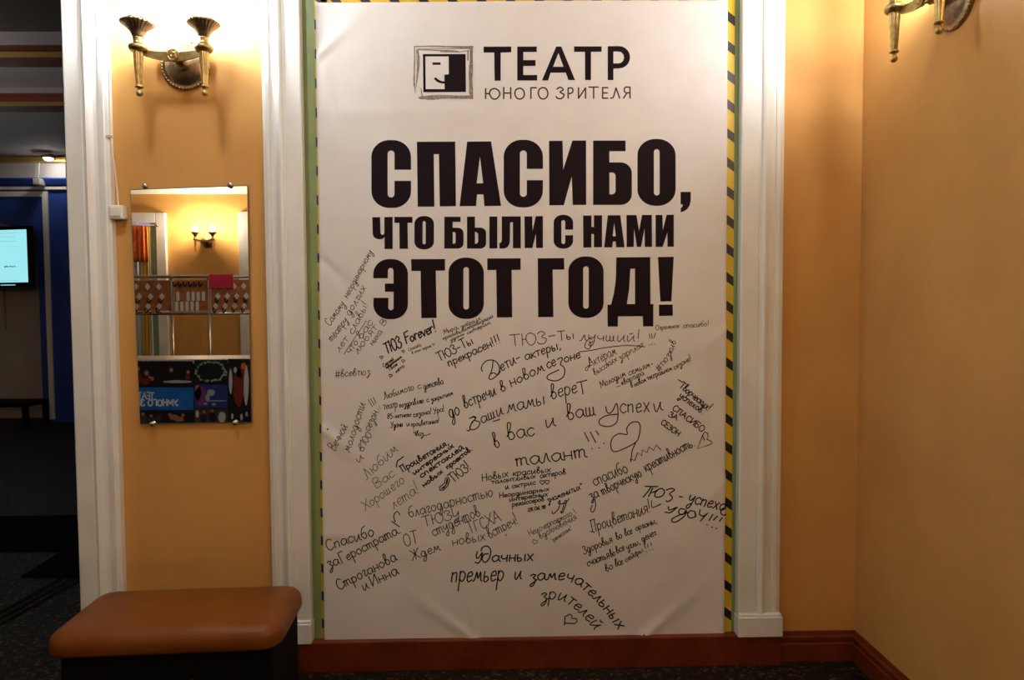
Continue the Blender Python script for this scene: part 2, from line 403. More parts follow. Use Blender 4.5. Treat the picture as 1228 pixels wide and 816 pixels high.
heading('printed_heading_lettering', [
    (A, [cshape(33, 325, 50, 550, 153, 203, 127, 472, 268, 350, 132, 125)]),
    (A, [[(368, 62), (650, 60), (656, 537), (536, 538), (530, 153), (492, 153), (497, 540), (374, 540)]]),
    (A, [[(738, 60), (914, 58), (988, 534), (865, 536), (858, 450), (812, 450), (803, 536), (682, 537)], [(832, 170), (856, 367), (808, 368)]]),
    (A, [cshape(1007, 1296, 47, 546, 1127, 1177, 126, 467, 262, 345, 132, 125)]),
    (B, [[(113, 55), (213, 55), (217, 268), (285, 53), (386, 53), (386, 528), (288, 528), (280, 318), (222, 530), (115, 531)]]),
    (B, be(437, 54, 676, 133, 215, 722, 528, 82, 557, (557, 602, 290, 450), 80)),
    (B, [rr(763, 42, 1044, 535, 132, 120), rr(884, 118, 926, 458, 21, 22)]),
    (B, [[(1080, 432), (1156, 432), (1156, 495), (1148, 530), (1130, 558), (1108, 574), (1082, 583), (1080, 555), (1092, 543), (1098, 525), (1080, 523)]]),
])
A, B = fr(440, 250, K), fr(640, 250, K)
heading('printed_heading_lettering', [
    (A, [[(40, 65), (98, 65), (101, 180), (106, 192), (116, 196), (126, 190), (129, 178), (128, 65), (190, 63), (191, 300), (130, 300), (130, 212), (118, 224), (98, 229), (72, 225), (52, 212), (43, 190)]]),
    (A, [[(203, 63), (336, 63), (336, 107), (300, 107), (303, 299), (241, 299), (239, 108), (203, 108)]]),
    (A, [rr(350, 57, 494, 303, 66, 58), rr(411, 95, 433, 265, 10, 12)]),
    (A, be(570, 62, 690, 100, 143, 712, 297, 42, 632, (632, 653, 175, 260))),
    (A, [[(737, 61), (796, 61), (796, 142)]+arc(836, 184, 42, 42, -90, 0)+arc(836, 255, 42, 42, 0, 90)+[(737, 297)], [(796, 175), (808, 177), (819, 190), (819, 245), (810, 259), (796, 260)]]),
    (A, [[(902, 60), (960, 60), (960, 296), (902, 296)]]),
    (A, [[(993, 59), (1133, 59), (1133, 294), (1075, 294), (1075, 103), (1055, 103), (1053, 235), (1050, 260), (1040, 280), (1025, 292), (1005, 297), (976, 296), (976, 255), (985, 253), (991, 245), (993, 225)]]),
    (A, [[(1160, 59), (1217, 59), (1220, 165), (1243, 58), (1296, 57), (1296, 292), (1246, 292), (1244, 190), (1218, 293), (1162, 293)]]),
    (B, [cshape(147, 290, 48, 297, 204, 232, 88, 262, 157, 198, 66, 58)]),
    (B, [[(363, 53), (425, 53), (425, 137), (443, 137), (443, 52), (503, 52), (503, 287), (443, 287), (443, 190), (425, 190), (425, 289), (365, 289)]]),
    (B, [[(545, 52), (637, 51), (669, 287), (608, 288), (603, 245), (583, 245), (578, 288), (518, 288)], [(592, 110), (604, 205), (581, 205)]]),
    (B, [[(682, 50), (756, 50), (775, 165), (797, 49), (869, 49), (871, 284), (818, 284), (815, 150), (790, 284), (760, 284), (738, 150), (736, 285), (684, 286)]]),
    (B, [[(896, 49), (947, 49), (950, 160), (978, 48), (1031, 47), (1031, 283), (985, 283), (983, 180), (950, 284), (897, 284)]]),
])
A, B = fr(440, 300, K), fr(640, 300, K)
heading('printed_heading_lettering', [
    (A, [eshape(48, 303, 67, 510, 115, 110)]),
    (A, [[(326, 68), (576, 66), (576, 152), (508, 153), (514, 501), (401, 502), (396, 155), (328, 155)]]),
    (A, [rr(601, 56, 861, 508, 122, 112), rr(711, 127, 751, 438, 19, 20)]),
    (A, [[(886, 62), (1132, 61), (1132, 146), (1066, 147), (1070, 496), (957, 497), (952, 148), (886, 148)]]),
    (B, [[(30, 61), (224, 59), (226, 144), (140, 145), (146, 494), (33, 495)]]),
    (B, [rr(255, 47, 515, 501, 122, 112), rr(365, 121, 405, 432, 19, 20)]),
    (B, [[(608, 54), (858, 52), (860, 398), (881, 398), (880, 563), (805, 563), (803, 488), (621, 489), (620, 564), (545, 564), (543, 403), (570, 402), (590, 320), (602, 240), (606, 180)],
         [(712, 138), (745, 138), (746, 398), (686, 398), (703, 290)]]),
    (B, [[(914, 52), (1031, 50), (1014, 378), (932, 380)]]),
    (B, [[(921, 402), (1023, 402), (1024, 484), (922, 486)]]),
])
L1 = fr(480, 30, 4.093)
heading('printed_name_lettering', [
    (L1, [[(409, 107), (545, 107), (545, 135), (493, 136), (493, 274), (463, 274), (461, 136), (409, 136)]]),
    (L1, [[(574, 107), (670, 107), (670, 134), (604, 134), (604, 173), (664, 173), (664, 202), (604, 202), (604, 246), (672, 246), (672, 273), (574, 273)]]),
    (L1, [[(765, 107), (790, 107), (858, 271), (825, 271), (812, 235), (738, 235), (726, 273), (695, 273)], [(776, 139), (801, 206), (750, 206)]]),
    (L1, [[(853, 106), (988, 106), (988, 132), (936, 133), (936, 271), (907, 271), (906, 133), (853, 133)]]),
    (L1, [[(1018, 105), (1070, 104)]+arc(1073, 159, 55, 55, -90, 90)+[(1046, 215), (1046, 271), (1018, 271)], [(1046, 131), (1070, 131)]+arc(1072, 160, 26, 29, -90, 90, 6)+[(1046, 189)]]),
])
L2 = fr(490, 45, 10.2)
bm = bmesh.new()
tess(bm, [[(175, 203), (698, 203), (702, 668), (180, 670)], [(205, 232), (490, 232), (492, 450), (438, 455), (440, 632), (210, 632)]], L2)
tess(bm, [[(292, 305), (390, 305), (390, 335), (292, 335)]], L2)
tess(bm, [[(308, 505), (332, 487), (362, 514), (400, 533), (440, 537), (440, 565), (395, 562), (350, 545)]], L2)
finish_print('logo_mark', bm, M['print'], label='square black emblem of a smiling half face')
bm = bmesh.new()
def strip(pts, conv):   # tapered hand-brushed band: (x, y, half width)
    up, dn = [], []
    for i, (x, y, w) in enumerate(pts):
        a = pts[max(i-1, 0)]; b = pts[min(i+1, len(pts)-1)]; L = math.hypot(b[0]-a[0], b[1]-a[1]); nx, ny = -(b[1]-a[1])/L, (b[0]-a[0])/L
        up.append((x+nx*w, y+ny*w)); dn.append((x-nx*w, y-ny*w))
    tess(bm, [up+dn[::-1]], conv)
strip([(64, 110, 6), (200, 108, 7), (330, 106, 9), (450, 112, 9), (600, 114, 10), (790, 112, 9)], L2)
strip([(110, 138, 3), (300, 134, 4), (480, 136, 4), (640, 132, 8), (790, 130, 12)], L2)
strip([(95, 150, 6), (250, 152, 7), (400, 160, 9), (520, 162, 8), (600, 172, 9), (620, 178, 4)], L2)
strip([(390, 175, 5), (500, 176, 6), (610, 178, 5)], L2)
strip([(620, 176, 4), (700, 166, 5), (740, 158, 6)], L2)
strip([(768, 106, 20), (766, 250, 18), (766, 380, 22), (760, 520, 20), (766, 640, 22), (768, 750, 20)], L2)
strip([(744, 330, 6), (742, 450, 8), (746, 600, 6), (742, 690, 4)], L2)
strip([(727, 160, 9), (726, 230, 9), (727, 285, 8)], L2)
strip([(72, 105, 7), (74, 250, 7), (70, 400, 8), (68, 520, 10), (64, 600, 4)], L2)
strip([(70, 540, 7), (78, 620, 6), (82, 690, 2)], L2)
strip([(108, 145, 7), (122, 230, 12), (122, 330, 15), (112, 420, 12), (102, 520, 8), (92, 610, 3)], L2)
strip([(98, 150, 3), (100, 250, 4), (104, 340, 3)], L2)
strip([(122, 740, 8), (150, 738, 18), (300, 730, 24), (450, 726, 22), (600, 730, 20), (790, 730, 22)], L2)
strip([(210, 755, 6), (300, 757, 5), (380, 752, 4)], L2)
strip([(150, 615, 3), (158, 670, 7), (168, 722, 7)], L2)
finish_print('logo_brush_frame', bm, M['brush'], label='grey-brown brushed square frame')

# ------------------------------------------------------------------ hand lettering: a single-stroke alphabet
G = {
 'а': (10, "9,8 5,10 1,7 1,3 4,0 8,3 9,9 9,3 11,0"), 'б': (9, "9,18 4,16 1,9 1,4 5,0 8,4 6,9 2,7"),
 'в': (9, "0,4 4,10 6,17 3,18 2,10 2,2 5,0 8,3 6,8 2,7"), 'г': (7, "1,8 3,10 6,9 3,3 4,0 7,2"),
 'д': (10, "8,8 4,10 1,6 2,1 6,1 8,9 8,-3 5,-9 2,-7 5,-2 10,2"), 'е': (8, "1,5 7,6 6,10 2,8 1,4 3,0 8,2"),
 'ё': (8, "1,5 7,6 6,10 2,8 1,4 3,0 8,2/3,13 3.4,13/6,13 6.4,13"), 'ж': (12, "6,10 6,0/0,10 5,5 0,0/12,10 7,5 12,0"),
 'з': (8, "1,8 4,10 7,8 4,5 7,2 6,-4 3,-8 1,-6 5,-2 9,2"), 'и': (10, "1,10 1,2 3,0 8,9 8,10 8,2 10,0"),
 'й': (10, "1,10 1,2 3,0 8,9 8,10 8,2 10,0/3,14 5,13 7,15"), 'к': (8, "1,10 1,0/8,10 2,5/2,5 8,0"),
 'л': (8, "0,0 2,1 5,10 6,3 8,0"), 'м': (12, "0,0 2,2 4,10 6,3 9,10 10,2 12,0"), 'н': (9, "1,10 1,0/1,5 8,5/8,10 8,0"),
 'о': (9, "5,10 1,7 1,3 4,0 8,3 8,7 5,10"), 'п': (9, "1,10 1,0 1,7 5,10 7,8 7,0"), 'р': (9, "1,10 1,-9/1,7 4,10 8,7 7,2 4,0 1,3"),
 'с': (8, "8,8 5,10 1,7 1,3 4,0 8,2"), 'т': (8, "0,10 8,10/4,10 4,0"), 'm': (12, "0,8 1,10 1,0 1,7 4,10 5,8 5,0 5,7 8,10 10,8 10,2 12,0"),
 'у': (9, "1,10 1,5 4,3 8,9 8,10 7,-3 4,-9 1,-6 6,-1"), 'ф': (11, "5,14 5,-9/5,10 1,8 1,2 5,0 9,2 9,8 5,10"),
 'х': (9, "1,10 8,0/8,10 1,0"), 'ц': (10, "1,10 1,2 4,0 7,3 7,10 7,1 9,0 9,-4"), 'ч': (9, "1,10 1,6 4,4 8,6/8,10 8,0"),
 'ш': (12, "1,10 1,2 3,0 5,3 5,10 5,2 7,0 9,3 9,10 9,2 11,0"), 'щ': (13, "1,10 1,2 3,0 5,3 5,10 5,2 7,0 9,3 9,10 9,1 11,0 11,-4"),
 'ы': (11, "1,10 1,1 4,0 6,2 4,5 1,4/10,10 10,0"), 'ь': (8, "1,10 1,1 4,0 7,2 5,5 1,4"), 'э': (8, "1,8 4,10 7,7 7,3 4,0 1,2/3,5 7,5"),
 'ю': (12, "1,10 1,0/1,5 4,5/8,10 5,8 4,4 6,0 10,2 11,7 8,10"), 'я': (9, "8,10 8,0/8,10 3,10 2,7 4,5 8,5/5,5 1,0"),
 'А': (13, "0,0 6,18/6,18 12,0/3,7 10,7"), 'Б': (11, "10,18 1,18/1,18 1,0/1,10 7,10 10,6 8,1 1,0"), 'В': (11, "1,0 1,18 8,17 8,12 2,9 9,8 10,3 6,0 1,0"),
 'Г': (9, "1,18 1,0/1,18 9,18"), 'Е': (9, "9,18 1,18/1,18 1,0/1,0 9,0/1,9 8,9"), 'Ж': (14, "7,18 7,0/0,18 6,9 0,0/14,18 8,9 14,0"),
 'З': (10, "1,15 5,18 9,14 5,10 10,6 7,0 2,0 0,3"), 'И': (11, "1,18 1,0/1,0 10,18/10,18 10,0"), 'К': (10, "1,18 1,0/10,18 2,9/2,9 10,0"),
 'Л': (11, "0,0 3,2 6,18/6,18 10,0"), 'М': (14, "0,0 2,18/2,18 7,4/7,4 12,18/12,18 14,0"), 'Н': (11, "1,18 1,0/1,9 10,9/10,18 10,0"),
 'О': (13, "7,18 2,15 1,7 4,0 9,0 12,6 11,14 7,18"), 'П': (11, "0,18 11,18/2,18 2,0/9,18 9,0"), 'Р': (10, "1,18 1,0/1,18 7,18 9,13 6,9 1,8"),
 'С': (11, "10,15 6,18 2,14 1,6 4,0 8,0 11,3"), 'Т': (11, "0,18 11,18/5.5,18 5.5,0"), 'У': (11, "1,18 6,8/11,18 6,6 3,0 0,1"),
 'Х': (11, "0,18 11,0/11,18 0,0"), 'Ч': (11, "1,18 1,12 4,9 10,11/10,18 10,0"), 'Ю': (15, "1,18 1,0/1,9 5,9/10,18 6,15 5,8 8,0 12,0 15,7 14,14 10,18"),
 'Я': (11, "10,18 10,0/10,18 4,18 2,14 4,9 10,9/6,9 1,0"), 'Э': (11, "1,15 5,18 9,14 10,7 7,0 3,0 0,3/4,9 10,9"),
 'Ц': (12, "1,18 1,0/1,0 11,0/9,18 9,0/11,0 11,-4"),
 '!': (5, "2.5,20 2,5/2,0 2.4,0.4"), '.': (5, "2,0 2.6,0.5"), ',': (5, "3,1 2,-3"), '-': (8, "1,6 7,6"), '#': (11, "3,15 2,-1/8,15 7,-1/0,10 11,10/0,4 11,4"),
 '"': (6, "1,16 1,12/4,16 4,12"), ' ': (6, ""), '\'': (4, "2,16 1,12"),
 '0': (10, "5,18 1,14 1,5 5,0 9,5 9,14 5,18"), '1': (6, "1,13 5,18/5,18 5,0"), '2': (10, "1,14 5,18 9,14 5,6 1,0/1,0 10,0"),
 '5': (10, "9,18 2,18/2,18 1,10/1,10 6,11 9,6 6,0 1,1"), '6': (10, "8,18 3,12 1,5 5,0 9,4 6,9 2,6"), '8': (10, "5,18 1,14 5,10 9,5 5,0 1,5 5,10 9,14 5,18"),
 '7': (9, "1,18 9,18/9,18 4,0"),
 'F': (9, "1,0 1,18/1,18 10,19/1,10 8,11"), 'v': (8, "0,10 4,0/4,0 8,10"), 'r': (7, "1,10 1,0/1,6 4,10 7,9"), 'o': (9, "5,10 1,7 1,3 4,0 8,3 8,7 5,10"),
 'e': (8, "1,5 7,6 6,10 2,8 1,4 3,0 8,2"),
}
GS = {}
for k, (adv, s) in G.items():
    GS[k] = (adv, [[tuple(float(c) for c in p.split(',')) for p in st.split()] for st in s.split('/') if st])
def ribbon(bm, pts, w, conv3):
    """flat pen line of width w through 2D points; ends slightly rounded"""
    P = [Vector((p[0], p[1])) for p in pts]; Q = [P[0]]
    for p in P[1:]:
        if (p-Q[-1]).length > 0.12: Q.append(p)
    if len(Q) < 2: Q = [P[0], P[0]+Vector((w*.7, w*.3))]
    d0 = (Q[1]-Q[0]).normalized(); d1 = (Q[-1]-Q[-2]).normalized()
    Q = [Q[0]-d0*w*.4]+Q+[Q[-1]+d1*w*.4]
    a = b = None; n = len(Q)
    for i in range(n):
        t = Q[min(i+1, n-1)]-Q[max(i-1, 0)]
        if t.length < 1e-6: continue
        t.normalize(); nn = Vector((-t.y, t.x))*w*(0.25 if i in (0, n-1) else 0.5)
        u = bm.verts.new(conv3(*(Q[i]+nn))); v = bm.verts.new(conv3(*(Q[i]-nn)))
        if a is not None:
            f = bm.faces.new((a, b, v, u))
            f.normal_update()
            if f.normal.y > 0: f.normal_flip()
        a, b = u, v
def word(bm, s, p0, p1, xh, w, conv3, slant=0.14, jit=0.35, rnd=random, smooth=4):
    path = [Vector(p) for p in (p0 if isinstance(p0, list) else [p0, p1])]
    seg = [(path[i+1]-path[i]) for i in range(len(path)-1)]; L = sum(v.length for v in seg)
    def at(t):                      # point and direction at distance t along the baseline
        for i, v in enumerate(seg):
            if t <= v.length or i == len(seg)-1:
                return path[i]+v.normalized()*t, v.normalized()
            t -= v.length
    tot = sum(GS[c][0]+1.2 for c in s)-1.2; sx = L/tot; sy = xh/10.0; x = 0.0
    for c in s:
        adv, sts = GS[c]; cpt, _ = at((x+adv/2)*sx); d0 = at(max(0, (x-adv*.3)*sx))[0]; d1 = at(min(L, (x+adv*1.3)*sx))[0]
        d = (d1-d0).normalized(); up = Vector((d.y, -d.x)); o = cpt-d*(x+adv/2)*sx
        jy = rnd.uniform(-jit, jit); js = 1+rnd.uniform(-.07, .07)
        for st in sts:
            q = []
            for gx, gy in st:
                X = x+gx+rnd.uniform(-.5, .5)*jit; Y = gy*js+jy+rnd.uniform(-.5, .5)*jit
                q.append(o+d*(X*sx+slant*Y*sy)+up*(Y*sy))
            ribbon(bm, catmull([(v.x, v.y, 0) for v in q], smooth) if len(q) > 2 else q, w, conv3)
        x += adv+1.2
def message(items, frame, w, ink='ink', slant=0.14, label=None, jit=0.35):
    """items: (text, (x0,y0), (x1,y1), xheight[, width factor]) in a zoomed frame, or a list of points for a drawn line"""
    ox, oy, s = frame; bm = bmesh.new(); w = w*(0.86 if w > 1.15 else 0.76)
    for it in items:
        if isinstance(it, str):       # drawn stroke
            ww = w; straight = False
            if it[0] == '|': straight = True; it = it[1:]
            pts = [tuple(float(c) for c in p.split(',')) for p in it.split()]
            pts = [(ox+a/s, oy+b/s, 0) for a, b in pts]
            ribbon(bm, pts if straight or len(pts) < 3 else catmull(pts, 5), ww, bmap)
        else:
            t, p0, p1, xh = it[:4]
            if isinstance(p0, list): p0 = [(ox+a/s, oy+b/s) for a, b in p0]
            else: p0, p1 = (ox+p0[0]/s, oy+p0[1]/s), (ox+p1[0]/s, oy+p1[1]/s)
            word(bm, t, p0, p1, xh/s, w*(it[4] if len(it) > 4 else 1), bmap, slant, jit)
    me = bpy.data.meshes.new('handwriting'); bm.to_mesh(me); bm.free()
    o = link('handwritten_lettering', me, M[ink], ban)
    if label: o['label'] = label
    return o
# thin printed line under the theatre name
bm = bmesh.new()
for c, x0, x1 in (('Ю', 414, 488), ('Н', 504, 546), ('О', 559, 613), ('Г', 638, 668), ('О', 674, 728), ('З', 765, 804), ('Р', 821, 851), ('И', 871, 913), ('Т', 926, 972), ('Е', 990, 1019), ('Л', 1032, 1081), ('Я', 1092, 1131)):
    q = (480+x0/4.093, 30+(363-.003*x0)/4.093); q2 = (480+x1/4.093, 30+(363-.003*x0)/4.093)
    word(bm, c, q, q2, 52/4.093/1.8, 1.75, bmap, slant=0.0, jit=0.0, smooth=8)
me = bpy.data.meshes.new('small_print'); bm.to_mesh(me); bm.free(); link('printed_small_lettering', me, M['thinprint'], ban)

def heart(cx, cy, r, rot=0.0):
    pts = []
    for k in range(17):
        t = 2*PI*k/16; x = 16*math.sin(t)**3; y = -(13*math.cos(t)-5*math.cos(2*t)-2*math.cos(3*t)-math.cos(4*t))
        c, s_ = math.cos(rot), math.sin(rot)
        pts.append(f"{cx+(x*c-y*s_)*r/16:.2f},{cy+(x*s_+y*c)*r/16:.2f}")
    return '|'+' '.join(pts)
F1 = (380, 285, 4.8); F2 = (515, 365, 8.16); F3 = (650, 370, 5.848); F4 = (390, 440, 6.8); F5 = (530, 420, 6.279); F6 = (690, 440, 6.463); F7 = (690, 520, 6.463)
F8 = (390, 520, 6.463); S2 = (380, 610, 7.42); S3 = (470, 580, 7.224); S4 = (620, 580, 6.14); S5 = (520, 640, 5.117); S8 = (560, 520, 5.828)
message([('Самому', (75, 512), (163, 385), 24), ('неординарному', (178, 352), (322, 85), 22), ('mеаmру', (88, 602), (180, 480), 25), ('долгих', (190, 455), (285, 290), 24),
         ('лет', (130, 662), (185, 585), 25), ('славы!', (210, 562), (300, 385), 26), '|155,672 285,480', ('что', (190, 672), (240, 605), 24), ('вас', (255, 590), (325, 490), 26),
         ('любят', (235, 672), (352, 520), 24), ('ника', (322, 625), (378, 545), 22), ('В', (385, 512), (405, 482), 18)], F1, 1.0)
message([('ТЮЗ', (400, 672), (492, 628), 36), ('Forever!', (515, 612), (690, 538), 33)], F1, 2.0)
message([('Сергей', (385, 748), (445, 705), 11), ('обожаем', (400, 757), (490, 690), 9), '|398,752 488,690', ('Твое', (415, 772), (465, 735), 12), ('лето', (455, 782), (505, 745), 12),
         heart(372, 690, 10), heart(497, 656, 9), heart(497, 711, 10), heart(425, 795, 10)], F1, 1.15)
message([('Спасибо,', (530, 655), (606, 622), 11), ('в этом сезоне', (548, 672), (658, 630), 9), heart(671, 616, 7)], F1, 0.8, 'pen')
message([('#всевтюз', (105, 806), (305, 790), 24)], F1, 1.0)
message([('Мира,', (145, 295), (292, 235), 24), ('добра', (312, 236), (445, 180), 22), ('и', (465, 168), (502, 150), 26), ('красивых', (135, 350), (342, 265), 19), ('импровизаций', (345, 262), (625, 130), 20),
         ('удачи', (205, 367), (342, 300), 19), ('акmерам', (370, 298), (600, 190), 19)], F2, 1.0)
message([('ТЮЗ-Ты', (95, 562), (430, 385), 50), ('прекрасен!!!', (190, 612), (705, 372), 46)], F2, 1.5, slant=0.05)
message([('ТЮЗ', (790, 415), (1150, 380), 64)], F2, 1.2, 'pen', slant=0.0)
message(['|45,196 92,190', ('Ты', (112, 228), (225, 213), 36), ('лучший!', (265, 228), (690, 232), 40), '330,230 345,260 325,285 300,270 310,235 345,200', '260,306 350,294 430,278 560,262 640,262 720,270',
         '|752,180 756,212', '|768,178 772,212', '|794,172 784,208', '|750,255 754,258', '|768,250 772,253', '|788,250 792,253'], F3, 1.2, 'pen', slant=0.05)
message([('Огромное', (795, 153), (960, 136), 19), ('спасибо!', (990, 138), (1168, 124), 21)], F3, 0.9)
message([('Актёрам', (335, 415), (525, 320), 38), '335,350 330,400 315,438 303,425 320,405 350,398', ('высоких', (370, 472), (530, 366), 25), ('зарплат', (545, 368), (718, 264), 27)], F3, 1.1, 'pen')
message([('#тюз', (822, 445), (905, 335), 28), ('жив', (905, 330), (940, 232), 26)], F3, 1.1)
message([('Молодым', (415, 560), (588, 472), 26), ('семьям-', (610, 472), (782, 402), 25), '|525,550 545,543', ('квартира', (560, 540), (716, 466), 22), ('в', (625, 558), (640, 552), 22), ('новом', (650, 550), (732, 512), 20),
         ('театральном', (740, 506), (912, 432), 20), ('сезоне!', (928, 432), (1050, 362), 22)], F3, 1.1)
message([('Любимого', (480, 268), (725, 188), 32), ('с', (755, 186), (785, 174), 28), ('деmсmва', (805, 186), (965, 140), 30), ('театр', (475, 350), (590, 330), 34), ('поздравляю', (605, 335), (805, 295), 26),
         ('с', (830, 292), (850, 284), 24), ('закрытием', (865, 288), (1045, 228), 22), ('85-летнего', (505, 427), (700, 405), 22), ('сезона!', (720, 412), (868, 382), 24), ('Ура!', (885, 386), (975, 360), 26),
         ('Удачи', (535, 500), (632, 488), 26), ('и', (665, 486), (690, 480), 22), ('процветания!', (700, 490), (930, 458), 23), ('Чваз', (715, 562), (800, 566), 24), '800,566 830,556 860,546'], F4, 1.1)
message([('Вечной', (80, 690), (182, 492), 40), ('молодосmи', (200, 702), (328, 305), 40), '|350,268 385,325', '|370,262 400,312', '|392,252 415,300', '|428,345 432,349', '|440,325 444,329', ('и', (268, 785), (315, 745), 34),
         ('в', (290, 700), (330, 668), 36), ('100', (325, 655), (385, 560), 34), ('сезон..', (360, 532), (455, 335), 38), '|16,510 22,512'], F4, 1.1)
message(['320,60 306,112 298,140 290,166 312,160 345,40 362,8', '298,100 304,64 330,40 372,46 410,72 424,114 412,152 384,186 352,206 340,190 360,168 392,172 424,196'] if False else
        ['305,160 296,140 310,105 345,78 395,80 428,115 432,160 412,192 375,220 354,214 362,186 388,172 420,186 440,160', '384,84 380,130 366,180', ('ети-', (448, 162), (598, 78), 46), ('актеры,', (628, 78), (900, -12), 42),
         ('до', (62, 515), (138, 482), 58), ('встречи', (172, 442), (410, 335), 50), ('в', (445, 318), (485, 302), 46), ('новом', (520, 278), (775, 155), 46), ('се', (795, 142), (862, 112), 46),
         '868,72 892,58 908,66 892,108 918,130 924,170 908,208 862,232 812,226 792,212 804,186 880,150', ('оне', (922, 96), (1045, 58), 38)], F5, 1.5)
message(['205,515 240,505 250,520 225,545 214,580 205,608 188,604', '250,530 285,545 272,580 240,600 212,592 218,562 255,512 240,500 222,508', ('аши', (300, 555), (465, 482), 48), '|385,538 435,522', ('мамы', (490, 478), (775, 405), 58),
         ('вере', (822, 372), (1020, 318), 60), '|1013,247 1092,227', '|1048,245 1062,332'], F5, 1.5)
message([('в', (400, 738), (440, 725), 66), ('вас', (495, 682), (700, 640), 66), ('и', (782, 585), (860, 570), 58), ('ваш', (942, 528), (1165, 490), 64)], F5, 1.6, slant=0.02)
message(['235,310 245,350 265,362 290,340 318,285 330,340 325,420 298,450 262,464 215,460 185,442 190,410 240,380 325,368', ('спех', (345, 360), (580, 352), 70), ('и', (612, 348), (680, 335), 64)], F6, 1.5, slant=0.0)
message([('mаланm', (345, 232), (840, 165), 60)], S8, 1.7, slant=0.0)
message(['|70,510 105,580', '|115,505 158,588', '|160,498 182,530', '|128,635 132,639', '|183,628 187,632', '|220,593 224,597',
         '400,525 398,480 430,437 480,428 503,460 495,530 470,585 380,635 310,660 280,640 275,590 295,545 340,520 400,525', '|472,580 440,650 430,740 424,716 462,728 482,668 512,692 522,645 556,668 572,622 606,650 626,608 662,645'], F6, 1.5)
message([('Творческих!', (800, 158), (1030, 345), 33), '|795,100 830,122', ('успехов.', (800, 232), (985, 372), 30), ('СПАСИБО', (748, 330), (985, 508), 25), ('ЗА', (718, 382), (785, 418), 22), ('СЕЗОН', (660, 440), (795, 540), 23),
         '|1000,568 985,532 1003,506 1022,515 1030,540 1018,562 1052,578 1062,592 1040,606 948,636 985,532'], F6, 1.4, slant=0.0)
message([('спасибо', (150, 412), (412, 300), 55), ('за', (115, 512), (185, 492), 44), '150,505 158,560 140,608 118,600 130,560', ('mворческую', (215, 482), (520, 330), 44), ('креаmивносmь.', (550, 300), (932, 92), 46)], F7, 1.35, slant=0.0)
message(['|540,412 640,414', '585,420 560,455 526,496', '|600,425 568,490', '590,460 610,455 640,438', '660,428 690,445 680,480 645,495 618,490 622,458 660,428', '705,440 745,428 768,440 730,470 750,490 745,515 715,530 704,522', '|805,490 830,494',
         ('успехо', (868, 530), (1150, 605), 56), '1165,580 1140,582 1125,610 1140,632 1165,630', '720,568 730,595 790,572', '790,572 760,600 730,615 695,612', '850,590 815,585 800,615 830,630 860,595 845,640 790,682 755,688 748,668 790,640 850,620 870,612',
         '925,605 890,600 868,632 890,655 930,640 925,610 930,645', '965,590 960,625 990,640 1025,618', '1020,620 985,660 968,680', '|1035,675 1065,628', '|1070,672 1100,640', '|1115,682 1138,652', '|1018,708 1022,710', '|1055,725 1060,728', '|1090,735 1095,738'], F7, 1.8)
message([('Процвеmания!', (128, 768), (590, 608), 50), '|115,760 150,766', '590,520 596,575 662,548', '|600,578 660,552'], F7, 1.3)
message([('Любим', (318, 362), (570, 132), 46), ('Вас.', (395, 430), (572, 305), 42), ('Хорошего', (312, 602), (620, 378), 44), ('леmа!', (528, 588), (738, 452), 50)], F8, 1.0, 'pen')
message([('Процветания,', (600, 302), (962, 82), 28), '552,262 560,215 580,200 606,180', ('интересных', (690, 322), (1000, 102), 21), ('спектаклей.', (745, 347), (1100, 102), 25), ('новых', (765, 418), (915, 300), 22), ('проектов.', (950, 278), (1145, 125), 22)], F8, 1.7, slant=0.0)
message([('ТЮЗ!', (992, 385), (1135, 268), 40), '|890,440 884,418 925,385 932,348 955,338 965,360 950,405 915,440 890,440', '|905,425 935,400 945,352', '|915,428 945,385 950,352', '|900,428 930,408'], F8, 1.5, slant=0.0)
message([('благодарносmью', (150, 298), (880, 108), 56), ('ТЮЗу', (272, 378), (590, 290), 50), ('ОТ', (108, 546), (232, 512), 58), ('сmуденmов', (360, 462), (772, 278), 56), ('ТГСХА', (672, 440), (952, 322), 54), ('Ждем', (175, 668), (425, 582), 50),
         ('новых', (525, 542), (815, 492), 50), ('всmреч!', (845, 478), (1100, 345), 54)], S3, 1.2, 'pen', slant=0.05)
message(['|665,115 735,165', '740,60 715,28 685,60 695,120'], S2, 1.4)
message([('Спасибо', (92, 378), (515, 240), 56), ('за', (100, 532), (205, 495), 56), ('Геросmраmа.', (225, 492), (755, 212), 52), ('Сmроганова', (195, 732), (715, 462), 54), ('и', (420, 738), (468, 712), 50), ('Инна', (492, 697), (728, 585), 54)], S2, 1.4, slant=0.02)
message([('Новых', (105, 337), (290, 300), 28), ('красивых', (320, 297), (585, 270), 24), ('талантливых', (170, 354), (480, 312), 19), ('актеров', (510, 314), (692, 285), 22), ('и', (270, 392), (292, 386), 24), ('актрис', (315, 384), (480, 355), 19),
         heart(526, 342, 17), heart(560, 340, 17), ('Неординарных', (225, 452), (575, 402), 19), ('интересных', (295, 477), (565, 437), 18), ('режиссеров', (315, 512), (540, 472), 19), ('знаменитых"', (565, 487), (812, 385), 25), ('28.06.18', (425, 547), (550, 525), 13)], S8, 1.25)
message(['595,545 600,562 622,548 645,515 650,468 640,492 690,488', '660,550 672,520 680,480 694,470 690,500 668,556 652,548', '690,488 705,470 715,455'], S8, 1.4)
message([('Неисчерпаемого', (440, 717), (738, 575), 26), ('!', (755, 560), (768, 550), 18), ('вдохновения', (512, 737), (770, 598), 26), ('\'ренессанс\'', (600, 760), (738, 668), 18), heart(475, 757, 19, .3)], S8, 1.0, 'pen', slant=0.0)
